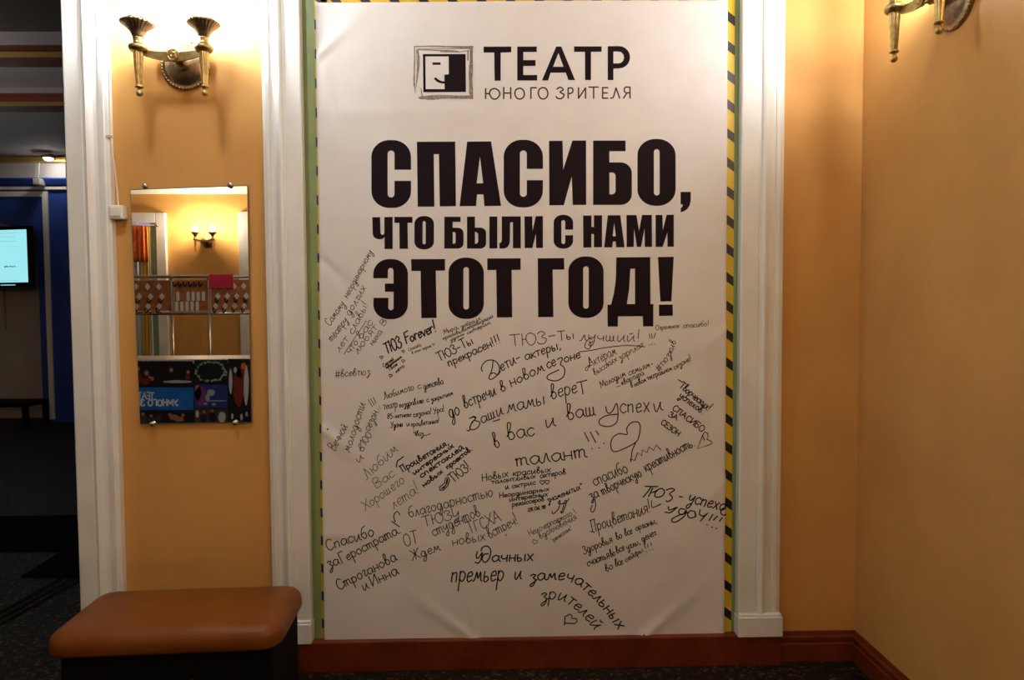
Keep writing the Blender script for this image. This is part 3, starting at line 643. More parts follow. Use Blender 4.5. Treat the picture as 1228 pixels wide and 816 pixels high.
message([('Здоровья', (490, 522), (705, 432), 32), ('во', (735, 418), (775, 398), 30), ('все', (795, 388), (850, 370), 30), ('органы,', (875, 352), (1032, 292), 26), ('счасmья', (520, 612), (682, 546), 32), ('во', (692, 545), (725, 530), 30), ('все', (735, 518), (795, 490), 30),
         ('углы,', (812, 492), (910, 442), 27), ('денег', (922, 430), (1028, 378), 28), ('во', (655, 652), (710, 627), 32), ('все', (725, 612), (780, 595), 30), ('сейфы', (800, 582), (930, 502), 22), '|938,455 948,478', '|960,448 966,472', '|985,435 988,460', '|955,502 958,506', '|978,490 981,494', '|998,482 1001,486'], S4, 1.2)
message(['268,110 262,145 275,150 298,118', '300,118 290,160 275,182 255,178', '335,125 308,130 298,160 318,178 342,150 350,105 330,78 300,86 290,108', ('ачных', (355, 174), (612, 166), 40)], S5, 1.9)
message([('премьер', (105, 298), (428, 292), 60), ('и', (495, 282), (540, 278), 42), ('замечательных', [(588, 292), (700, 284), (780, 284), (835, 294), (885, 316), (945, 366), (1010, 432), (1070, 500), (1132, 592)], None, 42)], S5, 1.9)
message([('зрителей', [(655, 408), (740, 402), (800, 414), (850, 448), (900, 492), (945, 536), (985, 592)], None, 44), '|802,560 806,510 835,494 850,505 845,520 875,522 882,540 865,552 805,550'], S5, 1.7)

# tack holding the sheet
def tack(px, py, label):
    bm = bmesh.new(); p = bmap(px, py, 0)
    lathe(bm, [(.0035, 0), (.0035, .002), (.0015, .004), (0, .0045)], 12, p.x, p.y+.001, p.z, axis='y')
    tag(obj('tack', bm, M['ink'], smooth=True), label, 'tack')
tack(772, 761, 'small dark tack at the bottom edge of the banner below the heart drawing')
tack(393, 515, 'small dark tack at the left edge of the banner beside the hazard tape')

# hazard tape around the banner, stuck on the green wall
def tape(name, pts, material, label):
    bm = bmesh.new(); prism(bm, [(p.x, -0.0042, p.z) for p in pts], (0, -0.0008, 0))
    return tag(obj(name, bm, material), label, 'tape', 'hazard tape strips around the banner')
T = lambda x, y: onY(x, y, -0.005)
tape('hazard_tape', [T(870, -20), T(881.7, -20), T(876.8, 768), T(866, 768)], M['tape'], 'yellow and black hazard tape down the right side of the banner')
tape('hazard_tape', [T(376.5, -20), T(392, -20), T(399, 772), T(386.5, 772)], M['tape'], 'yellow and black hazard tape down the left side of the banner')
tape('hazard_tape', [T(384.5, -11), T(870.0, -13), T(870.0, 8), T(384.5, 9)], M['tape_h'], 'yellow and black hazard tape across the top of the banner')

# ------------------------------------------------------------------ wall sconce (local: wall at y=0, room towards -y)
def make_sconce(label, bulbmat):
    root = thing('wall_sconce', label, 'wall lamp', group='brass two-armed wall lamps')
    # dished back plate with beaded rim
    bm = bmesh.new()
    lathe(bm, [(.100, .000), (.102, .004), (.100, .010), (.094, .014), (.088, .012), (.080, .018), (.062, .030), (.042, .038), (.030, .042), (.026, .050), (.022, .060), (0, .060)], 48, axis='y')
    obj('back_plate', bm, M['darkbrass'], root, True)
    bm = bmesh.new()
    for k in range(44):
        a = 2*PI*k/44; bmesh.ops.create_icosphere(bm, subdivisions=1, radius=.0055, matrix=Matrix.Translation((.0965*math.cos(a), -.012, .0965*math.sin(a))))
    obj('beaded_rim', bm, M['brass'], root, True)
    # stem and rosette
    bm = bmesh.new(); lathe(bm, [(.016, .055), (.013, .075), (.018, .090), (.014, .098), (.014, .120), (0, .120)], 24, cz=.0, axis='y')
    obj('stem', bm, M['brass'], root, True)
    bm = bmesh.new()
    lathe(bm, [(.022, .112), (.0255, .116), (.0255, .126), (.021, .130), (.019, .127), (.014, .127), (.012, .132), (.007, .133), (.004, .130), (0, .131)], 32, cz=.002, axis='y')
    for k in range(10):
        a = 2*PI*k/10; bmesh.ops.create_icosphere(bm, subdivisions=1, radius=.0035, matrix=Matrix.Translation((.0165*math.cos(a), -.128, .002+.0165*math.sin(a))))
    obj('rosette', bm, M['brass'], root, True)
    # flat crescent arm between the two torches
    bm = bmesh.new(); prev = None; N = 20
    for i in range(N+1):
        s = -1+2*i/N; x = s*.13; y = -.135-.02*(1-s*s)*0+.015*(1-s*s); zc_ = -.004+.016*(s*s); h = .011+.007*(1-s*s)
        q = [bm.verts.new((x, y-.0035, zc_-h)), bm.verts.new((x, y+.0035, zc_-h)), bm.verts.new((x, y+.0035, zc_+h)), bm.verts.new((x, y-.0035, zc_+h))]
        if prev:
            for k in range(4): bm.faces.new((prev[k], prev[(k+1) % 4], q[(k+1) % 4], q[k]))
        else: bm.faces.new(q[::-1])
        prev = q
    bm.faces.new(prev); obj('arm', bm, M['brass'], root)
    for s in (-1, 1):
        cx, cy, z0 = s*.13, -.14, -.166          # z0: tip of the finial
        bm = bmesh.new(); fl = lambda i, k: (1.0 if k % 2 else 0.90)
        lathe(bm, [(.0105, .040), (.0125, .060), (.0165, .120), (.0195, .168), (.0205, .174)], 28, cx, cy, z0, fl)
        torch = obj('torch', bm, M['brass'], root)
        if s < 0: pass
        bm = bmesh.new()
        lathe(bm, [(0, 0), (.007, .001), (.0115, .006), (.0128, .0125), (.0115, .019), (.0068, .024), (.0058, .029), (.0095, .032), (.0155, .034), (.0160, .037), (.0155, .040), (.011, .043)], 24, cx, cy, z0)
        obj('finial', bm, M['brass'], torch, True)
        bm = bmesh.new()
        lathe(bm, [(.021, .172), (.030, .176), (.0355, .184), (.0365, .192), (.033, .199), (.025, .203), (.0205, .206), (.0195, .214), (.0190, .226), (.0205, .230)], 32, cx, cy, z0)
        obj('collar', bm, M['brass'], torch, True)
        bm = bmesh.new()
        def pet(i, k):
            return 1.0+(.025*(1 if k % 4 < 2 else -1) if 3 <= i <= 8 else 0)
        lathe(bm, [(.0190, .226), (.0225, .238), (.0300, .252), (.0400, .265), (.0520, .275), (.0610, .281), (.0635, .286), (.0620, .290), (.0560, .288), (.045, .277), (.032, .264), (.020, .258), (0, .256)], 96, cx, cy, z0, pet)
        obj('cup', bm, M['darkbrass'], torch, True)
        bm = bmesh.new()
        lathe(bm, [(.034, .278), (.036, .292), (.037, .306), (.0345, .306), (.033, .292), (.030, .278)], 40, cx, cy, z0, lambda i, k: 1.0+(.06 if k % 4 < 2 else 0)*(i == 2))
        obj('gallery', bm, M['brass'], torch, True)
        bm = bmesh.new()
        lathe(bm, [(.013, .262), (.013, .292), (.016, .300), (.024, .318), (.027, .336), (.025, .352), (.018, .372), (.009, .388), (0, .394)], 20, cx, cy, z0)
        obj('bulb', bm, bulbmat, torch, True)
    return root
ps = onY(223.7, 79.3, 0)
sc1 = make_sconce('brass two-armed wall lamp on the peach wall above the mirror', M['bulb'])
sc1.location = (ps.x, 0, ps.z)
pr = onX(1139, 5, XR)
sc2 = copy_tree(sc1); sc2['label'] = 'brass two-armed wall lamp on the right-hand peach wall, cut by the top of the frame'
sc2.location = (XR, -0.615, pr.z); sc2.rotation_euler = (0, 0, -PI/2)
def rebulb(sc, m):
    for t in sc.children:
        for c in t.children:
            if c.name.startswith('bulb'):
                c.data = c.data.copy(); c.data.materials.clear(); c.data.materials.append(m)
rebulb(sc2, M['bulb_r'])
for yy, lab in ((-2.8, 'unseen wall lamp added as fill light on the right-hand wall, beside the camera'), (-4.6, 'unseen wall lamp added as fill light farther along the right-hand wall, behind the camera')):  # unseen lamps added along the right wall to brighten the back wall
    sr = copy_tree(sc1); sr['label'] = lab; sr.location = (XR, yy, pr.z); sr.rotation_euler = (0, 0, -PI/2); rebulb(sr, M['bulb_fill'])
pm = vm(250, 290, YB)
sc3 = copy_tree(sc1); sc3['label'] = 'brass two-armed wall lamp on the far wall, glowing in the mirror reflection'
rebulb(sc3, M['bulb_far'])
sc3.location = (pm.x, YB, pm.z); sc3.rotation_euler = (0, 0, PI)
# round glass ceiling lamps of the room
def ceiling_lamp(x, y, label, glow='lampglass'):
    root = thing('ceiling_lamp', label, 'ceiling lamp', (x, y, ZC), group='round glass ceiling lamps')
    bm = bmesh.new(); lathe(bm, [(.16, 0), (.17, -.012), (.165, -.03), (.15, -.035), (0, -.035)], 32); obj('base', bm, M['brass'], root, True)
    bm = bmesh.new(); lathe(bm, [(.145, -.036), (.155, -.06), (.145, -.10), (.105, -.14), (.05, -.158), (0, -.162)], 32); obj('lamp_shade', bm, M[glow], root, True)
    return root
ceiling_lamp(-1.25, -1.05, 'round glass ceiling lamp near the mirror wall')

# ------------------------------------------------------------------ wall mirror with clips
c = [onY(156, 227, -.012), onY(297, 222, -.012), onY(302, 507.5, -.012), onY(168, 509, -.012)]
mr = thing('wall_mirror', 'tall frameless rectangular mirror held by four chrome clips on the peach wall', 'mirror', (c[3].x, 0, c[3].z))
def loc(p): return (p.x-c[3].x, p.y, p.z-c[3].z)
bm = bmesh.new(); prism(bm, [loc(p) for p in c], (0, .005, 0)); gl = obj('glass_edge', bm, M['glassedge'], mr)
cc = sum(c, Vector())/4
bm = bmesh.new(); v = [bm.verts.new(Vector(loc(cc+(p-cc)*.991))+Vector((0, -.0012, 0))) for p in c]
w = [bm.verts.new(Vector(loc(cc+(p-cc)*.991))+Vector((0, .0005, 0))) for p in c]
bm.faces.new(v); bm.faces.new(w[::-1])
for i in range(4): bm.faces.new((v[i], v[(i+1) % 4], w[(i+1) % 4], w[i]))
obj('mirror_glass', bm, M['mirror'], mr)
bm = bmesh.new(); prism(bm, [Vector(loc(cc+(p-cc)*.93))+Vector((0, .0055, 0)) for p in c], (0, .0062, 0)); obj('backing', bm, M['black'], mr)
for (px, py) in ((174, 223.5), (276, 222.5), (183, 509), (282, 507.5)):
    p = onY(px, py, -.016); bm = bmesh.new()
    lathe(bm, [(.006, -.015), (.006, .0), (.0105, .001), (.0115, .004), (.0105, .008), (.006, .010), (0, .0105)], 20, *loc(p), axis='y')
    obj('clip', bm, M['chrome'], mr, True)

# ------------------------------------------------------------------ switch with its cable
p0, p1 = onY(133, 247, -.02), onY(150, 263.5, -.02)
sw = thing('light_switch', 'small cream square light switch at the edge of the white casing beside the mirror', 'light switch', ((p0.x+p1.x)/2, 0, (p0.z+p1.z)/2))
wx, wz = (p1.x-p0.x)/2, (p0.z-p1.z)/2
bm = bmesh.new(); box(bm, -wx, wx, -.040, -.012, -wz, wz, .004, 3); obj('housing', bm, M['plastic'], sw)
bm = bmesh.new(); box(bm, -wx*.78, wx*.70, -.045, -.038, -wz*.66, wz*.74, .003, 2); obj('rocker', bm, M['plastic'], sw)
bm = bmesh.new(); box(bm, -wx, wx, -.013, .0, -wz*.9, wz*.9); obj('mounting_block', bm, M['plastic'], sw)
bm = bmesh.new()
pts = [onY(x, y, d) for x, y, d in ((142, 248, -.022), (141, 235, -.024), (138, 205, -.024), (134, 178, -.024), (132, 164, -.028), (131.5, 140, -.026), (131.2, 100, -.025), (131, 50, -.025), (130.5, 0, -.025), (130, -60, -.025))]
tube(bm, catmull(pts, 6), .0032, 8)
k = pts[4]
loop = [Vector((k.x+.012*math.cos(a), k.y-.006, k.z+.004*math.sin(a))) for a in [2*PI*i/14 for i in range(15)]]
tube(bm, loop, .0032, 6)
tag(obj('cable', bm, M['cable'], smooth=True), 'thin cream cable knotted once, running up the casing from the light switch', 'cable')

# ------------------------------------------------------------------ bench
ZS = 0.445
q = [onZ(112, 712, ZS), onZ(353, 700, ZS), onZ(349, 752, ZS), onZ(60, 757, ZS)]
ce = sum(q, Vector())/4
ax = ((q[1]-q[0])+(q[2]-q[3])); ax.z = 0; ang = math.atan2(ax.y, ax.x)
bw = ((q[1]-q[0]).length*.5+(q[2]-q[3]).length*.5)/2; bd = 0.215
cyb = min(ce.y, -.075-bd-abs(math.sin(ang))*bw)
bench = thing('bench', 'low padded bench with tan leatherette seat and black base below the mirror', 'bench', (ce.x, cyb, 0), ang)
bm = bmesh.new(); NXs, NYs = 40, 24; th = .088
rings = []
def cush(u, v, top):
    # rounded-rectangle plan with soft pillow edge
    x, y = (2*u-1), (2*v-1)
    ed = max(0.0, 1-min((1-abs(x))*bw, (1-abs(y))*bd)/.05)
    X, Y = x*bw, y*bd; r = .075
    dx, dy = abs(X)-(bw-r), abs(Y)-(bd-r)
    if dx > 0 and dy > 0:
        L = max(dx, dy); n = math.hypot(dx, dy)
        if n > 1e-9: f = L/n; X = math.copysign(bw-r+dx*f, X); Y = math.copysign(bd-r+dy*f, Y)
    z = ZS-.045*(1-math.sqrt(max(0, 1-ed*ed)))+.006*(1-x*x)*(1-y*y) if top else ZS-th+.020*(1-math.sqrt(max(0, 1-ed*ed)))
    return (X, Y, z)
us = [0, .004, .010, .018, .028, .042, .06]+[.06+.88*i/24 for i in range(1, 24)]+[.94, .958, .972, .982, .990, .996, 1]
vsn = [0, .006, .016, .03, .05, .075, .11]+[.11+.78*i/14 for i in range(1, 14)]+[.89, .925, .95, .97, .984, .994, 1]
top = [[bm.verts.new(cush(u, v, True)) for u in us] for v in vsn]; bot = [[bm.verts.new(cush(u, v, False)) for u in us] for v in vsn]
nu, nv = len(us), len(vsn)
for j in range(nv-1):
    for i in range(nu-1):
        bm.faces.new((top[j][i], top[j][i+1], top[j+1][i+1], top[j+1][i])); bm.faces.new((bot[j][i], bot[j+1][i], bot[j+1][i+1], bot[j][i+1]))
for i in range(nu-1):
    bm.faces.new((bot[0][i], bot[0][i+1], top[0][i+1], top[0][i])); bm.faces.new((top[-1][i], top[-1][i+1], bot[-1][i+1], bot[-1][i]))
for j in range(nv-1):
    bm.faces.new((top[j][0], top[j+1][0], bot[j+1][0], bot[j][0])); bm.faces.new((bot[j][-1], bot[j+1][-1], top[j+1][-1], top[j][-1]))
obj('seat_cushion', bm, M['leather'], bench, True)
bm = bmesh.new(); box(bm, -bw+.05, bw-.03, -bd+.035, bd-.02, 0.0, ZS-th+.012, .004); obj('base', bm, M['black'], bench)

# ------------------------------------------------------------------ dark hall seen through the opening at the left
YH = 7.0
struct(boxobj('ceiling_hall', -10.2, XR, 0.0, 8.6, ZC, ZC+.12, M['lilac']))
def hp(px, py, y=YH): return onY(px, py, y)
# far blue wall with the arched grey niche: blue sheet pieces around the niche opening
nx = hp(45, 300).x; zn_l = hp(0, 266).z; zn_r = hp(45, 277).z
zblue = hp(30, 216).z
zbl = hp(40, 222).z
xe = hp(140, 400).x
bm = bmesh.new()
arcpts = [(nx, 0)] + [(nx, zn_r-.05)] + [(nx-.10, zn_r)] + [(nx-1.0*k/6-.1, zn_r+(zn_l+.06-zn_r)*math.sin(k/6*PI/2)) for k in range(1, 7)]
xfar = -10.0
outline = [(xe, 0), (xe, zblue), (xfar, zblue), (xfar, zn_l+.06)] + arcpts[::-1]
prism(bm, [(x, YH, z) for x, z in outline], (0, .12, 0)); struct(obj('wall_hall_blue', bm, M['blue']))
struct(boxobj('wall_hall_upper', xfar, xe, YH, YH+.12, zblue, ZC+.1, M['lilac']))
struct(boxobj('wall_hall_niche', xfar, nx+.3, YH+.45, YH+.6, 0, ZC, M['greywall']))
struct(boxobj('wall_hall_niche_side', nx+.001, nx+.12, YH+.11, YH+.46, 0, zn_l+.5, M['greywall']))
struct(boxobj('wall_hall_right', hp(97, 560, 2.25).x-.04, hp(97, 560, 2.25).x+.5, 2.25, 2.6, 0, ZC+.1, M['blue']))
# band and mouldings
bm = bmesh.new(); prism(bm, [(xfar, YH, zblue-.10), (xfar, YH-.05, zblue-.07), (xfar, YH-.08, zblue), (xfar, YH-.06, zblue+.02), (xfar, YH, zblue+.03)], (xe-xfar, 0, 0))
struct(obj('trim_8', bm, M['blue']), 'dark blue cornice band in the dark hall', 'moulding')
z1 = hp(30, 226).z
struct(boxobj('trim_9', xfar, xe, YH-.03, YH, z1-.02, z1+.02, M['white']), 'thin white line moulding under the blue cornice in the hall', 'moulding')
a, b_ = hp(56, 233), hp(62.5, 503)
bm = bmesh.new(); xm = (a.x+b_.x)/2
prism(bm, [(xm-.035, YH-.025, b_.z), (xm+.035, YH-.025, b_.z), (xm+.035, YH-.025, a.z+.035), (xfar, YH-.025, a.z+.035), (xfar, YH-.025, a.z-.035), (xm-.035, YH-.025, a.z-.035)], (0, .025, 0))
struct(obj('trim_10', bm, M['white']), 'white panel moulding on the blue hall wall', 'moulding')
zg = hp(40, 193).z
struct(boxobj('trim_11', xfar, xe, YH-.10, YH, zg-.03, zg+.03, M['gold']), 'gold cornice line at the top of the hall wall', 'cornice')
# ceiling beams across the hall
def hbeam(name, py0, pyg, py1, y, label):
    zt_, zg_, zb_ = onY(40, py0, y).z, onY(40, pyg, y).z, onY(40, py1, y).z
    o = struct(boxobj(name, -10.0, XL+.6, y, y+.22, zb_, max(ZC, zt_), M['beam']), label, 'beam')
    boxobj('gold_edge', -10.0, XL+.6, y-.012, y, zb_, zb_+(zg_-zb_)*.9, M['gold'], o)
    boxobj('plaster_face', -10.0, XL+.6, y-.012, y, zt_, max(ZC, zt_)+.01, M['lilac'], o)
    return o
hbeam('trim_12', 54, 62, 69, 2.55, 'nearer red-brown ceiling beam with gold edge in the dark hall')
hbeam('trim_13', 112, 122, 127, 3.95, 'second red-brown ceiling beam with gold edge in the dark hall')
zs = onY(40, 38, 1.75).z
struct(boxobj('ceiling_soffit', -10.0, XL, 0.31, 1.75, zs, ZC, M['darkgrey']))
# hall lamp and wire
ph = hp(58, 191, 6.75)
hl = thing('spot_lamp', 'small round lamp under the gold cornice of the dark hall', 'lamp', (ph.x, ph.y, ph.z))
M['hallbulb'] = mat('hall_lamp_glow', (1, .95, .85), .3, emit=(1.0, 0.93, 0.80), es=L_HALL)
bm = bmesh.new(); lathe(bm, [(.05, .05), (.085, .035), (.09, .02), (.07, .012), (0, .012)], 20); obj('shade', bm, M['darkgrey'], hl, True)
bm = bmesh.new(); lathe(bm, [(.055, .012), (.05, -.004), (.03, -.016), (0, -.02)], 16); obj('bulb', bm, M['hallbulb'], hl, True)
bm = bmesh.new(); tube(bm, [(0, 0, .05), (0, .12, .09), (0, .25, .09)], .012, 8); obj('bracket', bm, M['darkgrey'], hl, True)
bm = bmesh.new(); tube(bm, [hp(47, 195, 6.88), hp(46.5, 205, 6.88), hp(45.5, 216, 6.88)], .008, 6)
wz_ = hp(45.5, 217, 6.88); box(bm, wz_.x-.05, wz_.x+.05, 6.84, 7.0, wz_.z-.06, wz_.z+.03, .01)
tag(obj('sensor', bm, M['postgrey']), 'small grey box on a wire hanging below the hall lamp', 'sensor')
M['hallfill'] = mat('hall_fill_lamp_glow', (1, .95, .9), .3, emit=(1.0, 0.95, 0.92), es=L_HALLFILL)
def pendant(x, y, z, label):  # added out of view; the opaque bowl sends light up to the hall ceiling
    root = thing('added_pendant_lamp', label, 'added fill lamp', (x, y, ZC), group='fill lamps added to the dark hall')
    bm = bmesh.new(); tube(bm, [(0, 0, 0), (0, 0, z-ZC+.1)], .008, 8); lathe(bm, [(.05, -.03), (.06, 0)], 16); obj('rod', bm, M['darkbrass'], root, True)
    bm = bmesh.new(); bmesh.ops.create_uvsphere(bm, u_segments=20, v_segments=12, radius=.09, matrix=Matrix.Translation((0, 0, z-ZC-.02))); obj('bulb', bm, M['hallfill'], root, True)
    bm = bmesh.new(); lathe(bm, [(0, -.20), (.08, -.185), (.15, -.13), (.19, -.05), (.20, .03), (.193, .03), (.183, -.05), (.145, -.12), (.08, -.172), (0, -.186)], 32, 0, 0, z-ZC); obj('lamp_shade', bm, M['darkbrass'], root, True)
pendant(-4.9, 1.95, 2.75, 'unseen bowl lamp added to light the hall ceiling, nearest the opening')
pendant(-6.6, 3.45, 2.75, 'unseen bowl lamp added to light the hall ceiling, deeper in the hall')
# television
tl, tr, br_, bl = onY(-34, 270, 6.9), onY(39, 274, 6.7), onY(36, 342, 6.7), onY(-34, 347, 6.9)
tcx = sum((tl, tr, br_, bl), Vector())/4
tvw = (tr-tl); tvw.z = 0; ta = math.atan2(tvw.y, tvw.x); hw, hh = tvw.length/2, ((tl.z-bl.z)+(tr.z-br_.z))/4
tv = thing('television', 'wall-mounted television with glowing pale cyan screen in the hall niche', 'television', tcx, ta)
bm = bmesh.new(); box(bm, -hw, hw, -.02, .05, -hh, hh, .01); obj('casing', bm, M['black'], tv)
bm = bmesh.new(); box(bm, -hw+.045, hw-.05, -.0235, -.019, -hh+.06, hh-.05); scr = obj('screen', bm, M['tvscreen'], tv)
bm = bmesh.new(); box(bm, -.15, .15, .05, .12, -.15, .15); box(bm, -.04, .04, .10, .50, -.05, .05); obj('wall_bracket', bm, M['black'], tv)
def tvline(x0, x1, z, h, m):
    bm = bmesh.new(); box(bm, x0, x1, -.0245, -.0232, z, z+h); return obj('text_line', bm, m, scr)
bm = bmesh.new()
word(bm, '87 000', (hw-.43, hh-.60), (hw-.24, hh-.60), .032, .017, lambda x, y: Vector((x, -.0246, y)), slant=0.0, jit=0.0)
for v in bm.verts: v.co.z = 2*(hh-.60)-v.co.z
obj('text_line', bm, M['tvtext'], scr)
for x0, x1, z, h in ((-.40, .26, .33, .016), (-.40, .18, .28, .013), (-.43, .23, .22, .014), (-.10, .32, .15, .008), (-.43, .20, -.31, .010), (-.45, .08, -.37, .012)):
    tvline(hw-.28+x0*.35-.05, hw-.28+x1*.35, z-.02, h, M['tvtextpale'])
# small framed notice under the TV
bm = bmesh.new(); n0, n1 = onY(-14, 347, 7.4), onY(5, 396, 7.4)
box(bm, n0.x, n1.x, 7.42, 7.45, n1.z, n0.z); nf = obj('notice_frame', bm, M['greywall'])
tag(nf, 'pale framed notice on the niche wall below the television', 'notice')
bm = bmesh.new(); box(bm, n0.x+.03, n1.x-.03, 7.412, 7.42, n1.z+.03, n0.z-.03); obj('sheet', bm, M['postgrey'], nf)
# low black table in the hall
t0 = onZ(31, 514, 0.0); zt2 = onY(31, 483, t0.y).z
tb = thing('side_table', 'low black table standing by the far wall of the dark hall', 'table', (t0.x-.45, t0.y+.2, 0))
bm = bmesh.new(); box(bm, -.5, .49, -.24, .24, zt2-.06, zt2, .005); obj('tabletop', bm, M['black'], tb)
for sx in (-1, 1):
    for sy in (-1, 1):
        bm = bmesh.new(); box(bm, sx*.46-.03, sx*.46+.03, sy*.21-.03, sy*.21+.03, 0, zt2-.06, .004); obj('leg', bm, M['black'], tb)
# floor mats and metal floor strips
def floor_poly(name, pts, h, m, label, cat, group=None):
    bm = bmesh.new(); prism(bm, [onZ(x, y, 0.0) for x, y in pts], (0, 0, h)); return tag(obj(name, bm, m), label, cat, group)
floor_poly('floor_mat', [(-60, 622), (110, 619), (110, 640), (70, 662), (-60, 662)], .010, M['blackrub'], 'wide black rubber mat lying farther back on the hall floor', 'mat')
floor_poly('floor_mat', [(26, 693), (94, 650), (160, 650), (130, 694)], .010, M['blackrub'], 'slanted black mat lying beside the white casing on the hall floor', 'mat')
for k, (d, lab) in enumerate(((0, 'upper'), (7, 'middle'), (14, 'lower'))):
    floor_poly('floor_strip', [(-20, 745+d), (95, 681+d), (97, 684+d), (-20, 749+d)], .003, M['black'], f'{lab} of three thin dark strips slanting across the hall floor', 'floor strip', 'dark strips in the hall floor')

# ------------------------------------------------------------------ what the mirror shows: the cloakroom side of the room
# window with curtains on the far wall
def vbox(px0, py0, px1, py1, y0, y1):
    a, b = vm(px0, py0, y0), vm(px1, py1, y0); return min(a.x, b.x), max(a.x, b.x), min(y0, y1), max(y0, y1), min(a.z, b.z), max(a.z, b.z)
wx0, wx1 = vm(140, 300, YB).x, vm(190.5, 300, YB).x; wo = vm(202, 300, YB).x
wz1, wzo = vm(190, 268, YB).z, vm(190, 256, YB).z; wz0 = .55
win = struct(thing('window_1', 'evening window with wide white casing reflected in the mirror', 'window', (0, 0, 0)))
bm = bmesh.new()
box(bm, wx1, wo, YB, YB+.06, 0, wzo, .01); box(bm, wx0-.3, wx0, YB, YB+.06, 0, wzo, .01); box(bm, wx0, wx1, YB, YB+.06, wz1, wzo, .01); box(bm, wx0, wx1, YB, YB+.10, wz0-.08, wz0, .01)
obj('window_frame', bm, M['white'], win)
bm = bmesh.new(); box(bm, wx0, wx1, YB, YB+.012, wz0, wz1); obj('pane', bm, M['pane'], win)
bm = bmesh.new(); box(bm, wx1-.10, wx1, YB+.004, YB+.03, wz0, wz1); obj('green_jamb', bm, M['green'], win)
bm = bmesh.new(); xm_ = (wx0+wx1)/2; box(bm, xm_-.03, xm_+.03, YB+.01, YB+.04, wz0, wz1); obj('mullion', bm, M['white'], win)
cx0, cx1 = vm(288.5, 300, YB).x, vm(296, 300, YB).x
struct(boxobj('trim_14', cx0, cx1+.08, YB, YB+.06, 0, vm(290, 255, YB).z, M['white']), 'white casing at the right edge of the mirror reflection', 'moulding')
rz_ = vm(180, 271, YB+.12).z
bm = bmesh.new(); tube(bm, [(wx0-.1, YB+.14, rz_), (wx1+.05, YB+.14, rz_)], .012, 8); bmesh.ops.create_uvsphere(bm, u_segments=10, v_segments=8, radius=.025, matrix=Matrix.Translation((wx1+.06, YB+.14, rz_)))
for xx in (wx0+.05, wx1-.05): tube(bm, [(xx, YB+.14, rz_), (xx, YB+.0, rz_)], .008, 6)
tag(obj('curtain_rod', bm, M['chrome'], smooth=True), 'thin metal curtain rod over the reflected window', 'curtain rod')
def curtain(name, x0, x1, z0, z1, y, m, amp, waves, label, cat='curtain', grow=0.0):
    bm = bmesh.new(); N = waves*8; rows = []
    for j in range(7):
        t = j/6; row = []
        for i in range(N+1):
            s = i/N; xx = x0+(x1-x0)*s+grow*(s-.5)*2*t
            row.append(bm.verts.new((xx, y+amp*(0.5+.5*t)*math.sin(s*waves*2*PI+.6*t), z1+(z0-z1)*t+.008*math.sin(s*waves*2*PI)*t)))
        rows.append(row)
    for j in range(6):
        for i in range(N): bm.faces.new((rows[j][i], rows[j][i+1], rows[j+1][i+1], rows[j+1][i]))
    o = obj(name, bm, m, None, True); s = o.modifiers.new('cloth', 'SOLIDIFY'); s.thickness = .006
    return tag(o, label, cat)
ox1 = vm(186.5, 300, YB).x
curtain('curtain_valance', wx0-.05, ox1-.02, vm(180, 315, YB).z, rz_-.005, YB+.19, M['orange'], .03, 9, 'short orange gathered curtain hanging from the rod over the window', grow=.02)
curtain('yellow_curtain', vm(174, 300, YB).x, vm(186, 300, YB).x, .35, rz_-.01, YB+.125, M['yellow'], .015, 3, 'long yellow curtain drawn to the side of the reflected window')
curtain('sheer_curtain', wx0, vm(172, 300, YB).x, .35, rz_-.01, YB+.075, M['sheer'], .018, 7, 'white sheer curtain across the reflected window')

# cloakroom coat rack
YR = -5.0
zr1, zr0 = vm(228, 332, YR).z, vm(228, 376, YR).z
xr0, xr1 = vm(140, 350, YR).x, vm(320, 350, YR).x
rack = thing('coat_rack', 'cloakroom rack of orange-brown boards, hooks and chrome rails seen in the mirror', 'coat rack', (vm(230, 350, YR).x, YR, 0))
X0 = rack.location.x
def rk(name, bm, m, parent=rack, sm=False):
    bmesh.ops.translate(bm, vec=(-X0, -YR, 0), verts=bm.verts[:]); return obj(name, bm, m, parent, sm)
bm = bmesh.new(); tube(bm, [(xr0, YR, zr1), (xr1, YR, zr1)], .018, 10); rk('top_rail', bm, M['chrome'], sm=True)
bm = bmesh.new(); tube(bm, [(xr0, YR, zr0), (xr1, YR, zr0)], .018, 10); rk('bottom_rail', bm, M['chrome'], sm=True)
ptop = [vm(207.5, 350, YR).x, vm(251.5, 350, YR).x]
for xx in ptop + [xr0+.02, xr1-.02]:
    bm = bmesh.new(); tube(bm, [(xx, YR, 0), (xx, YR, zr1+.03)], .016, 10); bmesh.ops.create_uvsphere(bm, u_segments=10, v_segments=8, radius=.03, matrix=Matrix.Translation((xx, YR, zr1)))
    rk('post', bm, M['chrome'] if xx > -9 else M['black'], sm=True)
panels = [(xr0+.04, ptop[0]-.02), (ptop[0]+.02, ptop[1]-.02), (ptop[1]+.02, xr1-.04)]
dm = bmesh.new(); prism(dm, [(.030, 0, 0), (0, 0, .038), (-.030, 0, 0), (0, 0, -.038), ], (0, -.006, 0))
dme = bpy.data.meshes.new('tag'); dm.to_mesh(dme); dm.free(); dme.materials.append(M['tag'])
tm = bmesh.new(); box(tm, -.016, .016, -.006, 0, -.05, .05)
tme = bpy.data.meshes.new('tag'); tm.to_mesh(tme); tm.free(); tme.materials.append(M['tag'])
hm = bmesh.new(); tube(hm, [(0, 0, .03), (0, .05, .0), (0, .08, .01), (0, .085, .05)], .007, 6)
hme = bpy.data.meshes.new('hook'); hm.to_mesh(hme); hm.free(); hme.materials.append(M['black'])
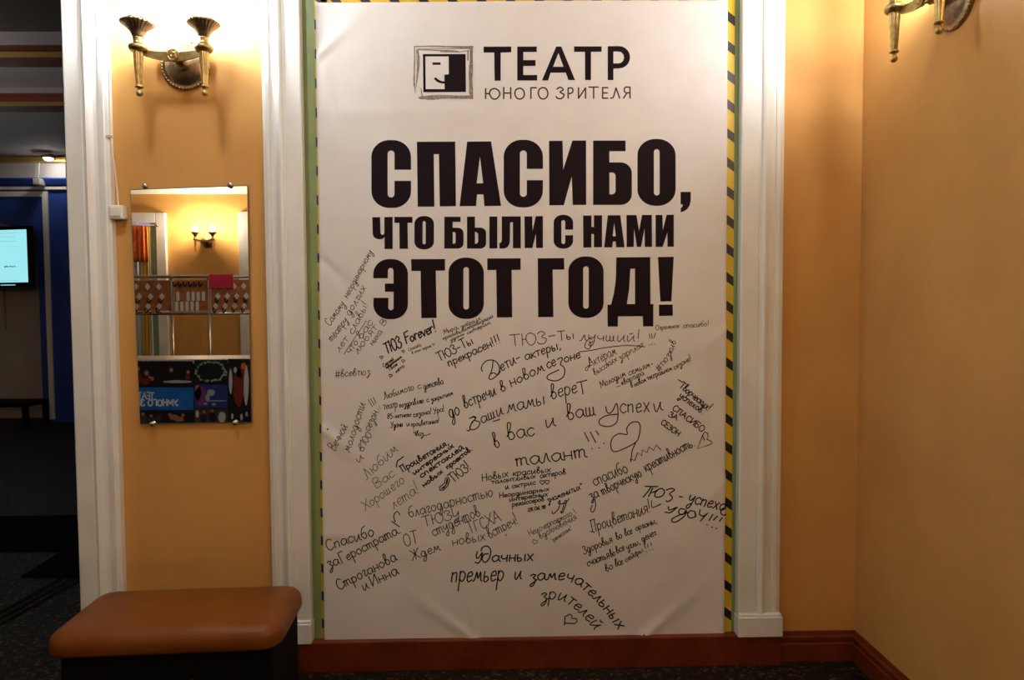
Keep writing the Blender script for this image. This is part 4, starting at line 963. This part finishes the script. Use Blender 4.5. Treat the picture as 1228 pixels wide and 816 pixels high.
for pi_, (a, b) in enumerate(panels):
    bm = bmesh.new(); box(bm, a, b, YR-.03, YR-.012, zr0+.03, zr1-.04, .003); pn = rk('back_board', bm, M['wood'])
    rows = 3
    for r in range(rows):
        zz = zr1-.11-r*(zr1-zr0-.17)/2.2
        n = int((b-a)/(.115 if pi_ != 1 else .055))
        for i in range(n):
            xx = a+(b-a)*(i+.5+(.25 if r % 2 else 0))/(n+.5)
            if pi_ == 1 and r == 0:
                o = bpy.data.objects.new('hook', hme); o.location = (xx-X0, -.012, zz)
            else:
                if pi_ == 1 and random.random() < .18: continue
                o = bpy.data.objects.new('number_tag', tme if pi_ == 1 else dme); o.location = (xx-X0, .0, zz)
            COL.objects.link(o); o.parent = rack
            if pi_ != 1 and r > 0:
                h = bpy.data.objects.new('hook', hme); h.location = (xx-X0, -.012, zz-.075); COL.objects.link(h); h.parent = rack
a = vbox(265, 331, 281, 346, YR+.03, YR+.04)
a = (vm(251.7, 330, YR+.03).x, vm(281, 346, YR+.03).x, YR+.028, YR+.034, vm(266, 346, YR+.03).z, vm(266, 329.5, YR+.03).z)
bm = bmesh.new(); box(bm, *a); box(bm, a[0]+.02, a[0]+.05, YR+.0, YR+.03, a[5]-.05, a[5]); box(bm, a[1]-.05, a[1]-.02, YR+.0, YR+.03, a[5]-.05, a[5])
tag(obj('crimson_sign', bm, M['magenta']), 'crimson card sign hung on the top rail of the coat rack', 'sign')

# counter with poster front
YC = -4.0
ca, cb = vm(130, 440, YC), vm(330, 427, YC); zct = vm(232, 431, YC).z
ctr = thing('cloakroom_counter', 'dark cloakroom counter with speckled stone top, reflected low in the mirror', 'counter', ((ca.x+cb.x)/2, YC-.3, 0))
cx_ = (ca.x+cb.x)/2; hwc = (cb.x-ca.x)/2
boxobj('body', -hwc, hwc, -.28, .28, 0.0, zct-.045, M['black'], ctr)
boxobj('countertop', -hwc-.03, hwc+.03, -.32, .283, zct-.045, zct, M['stone'], ctr, .006)
YP = YC-.02+.0115
def cp(X, Y): return vm(150+X/4.081, 320+Y/4.081, YP)
z_b = vm(232, 520, YP).z
pb = thing('poster', 'dark photo-collage poster with a blue lettered panel on the counter front', 'poster', (cx_, YP, z_b))
def pl(bm, pts, h):
    prism(bm, [(cp(x, y).x-cx_, h, cp(x, y).z-z_b) for x, y in pts], (0, -.0015, 0))
bm = bmesh.new(); box(bm, -hwc+.05, hwc-.05, -.006, 0, 0, zct-.06-z_b); obj('sheet', bm, M['posterblack'], pb)
def ptile(name, x0, y0, x1, y1, m):
    bm = bmesh.new(); s = -.045
    pl(bm, [(x0, y0), (x1, y0), (x1, y1), (x0, y1)], .0025); return obj(name, bm, m, pb)
bt = ptile('blue_panel', -30, 590, 340, 700, M['posterblue'])
bm = bmesh.new()
def ptext(s, xr, xl, y, xh, wd):   # reads right-to-left in the reflection, correctly in the room
    word(bm, s, (-xr, y), (-xl, y), xh, wd, lambda X, Y: Vector((cp(-X, Y).x-cx_, .0034, cp(-X, Y).z-z_b)), slant=0.0, jit=0.0)
ptext('ТЕАТР', 148, 52, 645, 17, 6.5); ptext('УМНОГО ЗРИТЕЛЯ', 265, -50, 678, 16, 6.5)
for f in bm.faces:
    f.normal_update()
    if f.normal.y < 0: f.normal_flip()
me = bpy.data.meshes.new('lettering'); bm.to_mesh(me); bm.free(); link('lettering', me, M['posterwhite'], bt)
t1 = ptile('photo_panel', 40, 462, 338, 575, M['posterblack']); t2 = ptile('photo_panel', 345, 456, 507, 570, M['posterblack']); t3 = ptile('photo_panel', 510, 450, 625, 690, M['posterblack'])
t4 = ptile('photo_panel', 345, 575, 507, 690, M['postnavy']); t5 = ptile('photo_panel', 40, 706, 340, 772, M['posterblack']); t6 = ptile('photo_panel', 345, 695, 507, 770, M['postdim']); t7 = ptile('photo_panel', 510, 695, 625, 770, M['posterblack'])
def blob(bm, x, y, rx, ry, n=14, wob=.12, h=.0032):
    pl(bm, [(x+rx*(1+random.uniform(-wob, wob))*math.cos(2*PI*k/n), y+ry*(1+random.uniform(-wob, wob))*math.sin(2*PI*k/n)) for k in range(n)], h)
def pic(parent, m, shapes):
    bm = bmesh.new()
    for s in shapes: blob(bm, *s)
    return obj('printed_shape', bm, m, parent)
pic(t1, M['skin'], [(70, 500, 10, 12), (112, 520, 11, 13), (140, 548, 8, 10), (128, 540, 8, 6), (232, 505, 9, 10), (315, 515, 8, 9)])
pic(t1, M['postred'], [(110, 560, 20, 16), (75, 545, 16, 26), (310, 540, 12, 14)])
pic(t1, M['postgrey'], [(262, 562, 70, 7)])
pic(t2, M['postgreen'], [(425+70*math.cos(a)+random.uniform(-6, 6), 512+48*math.sin(a)+random.uniform(-5, 5), random.uniform(3, 8), random.uniform(3, 7)) for a in [2*PI*k/46 for k in range(46)]])
pic(t3, M['postgrey'], [(522, 560, 9, 60), (598, 580, 13, 90), (545, 505, 8, 14)])
pic(t3, M['postred'], [(560, 590, 26, 90), (570, 520, 22, 24)])
pic(t3, M['postorange'], [(585, 486, 13, 16)])
pic(t4, M['postpurple'], [(375, 632, 28, 50)]); pic(t4, M['postorange'], [(362, 615, 16, 36)]); pic(t4, M['postgreen'], [(425, 615, 20, 16), (410, 640, 10, 22), (455, 655, 45, 3), (400, 670, 10, 5), (440, 672, 10, 7)])
pic(t5, M['skin'], [(245, 735, 22, 13), (270, 745, 24, 12), (95, 720, 8, 8), (135, 728, 8, 8), (225, 722, 8, 8), (290, 725, 8, 8)])
pic(t5, M['postdim'], [(100, 748, 18, 18), (138, 750, 16, 16), (170, 740, 14, 20)])
pic(t6, M['postgrey'], [(480, 735, 18, 28), (360, 720, 8, 18)]); pic(t6, M['posterblack'], [(390, 740, 16, 26), (435, 738, 18, 28)]); pic(t6, M['skin'], [(392, 710, 7, 8), (432, 706, 7, 8)])
pic(t7, M['postgrey'], [(530, 730, 6, 14), (575, 735, 6, 16), (600, 720, 5, 12)])
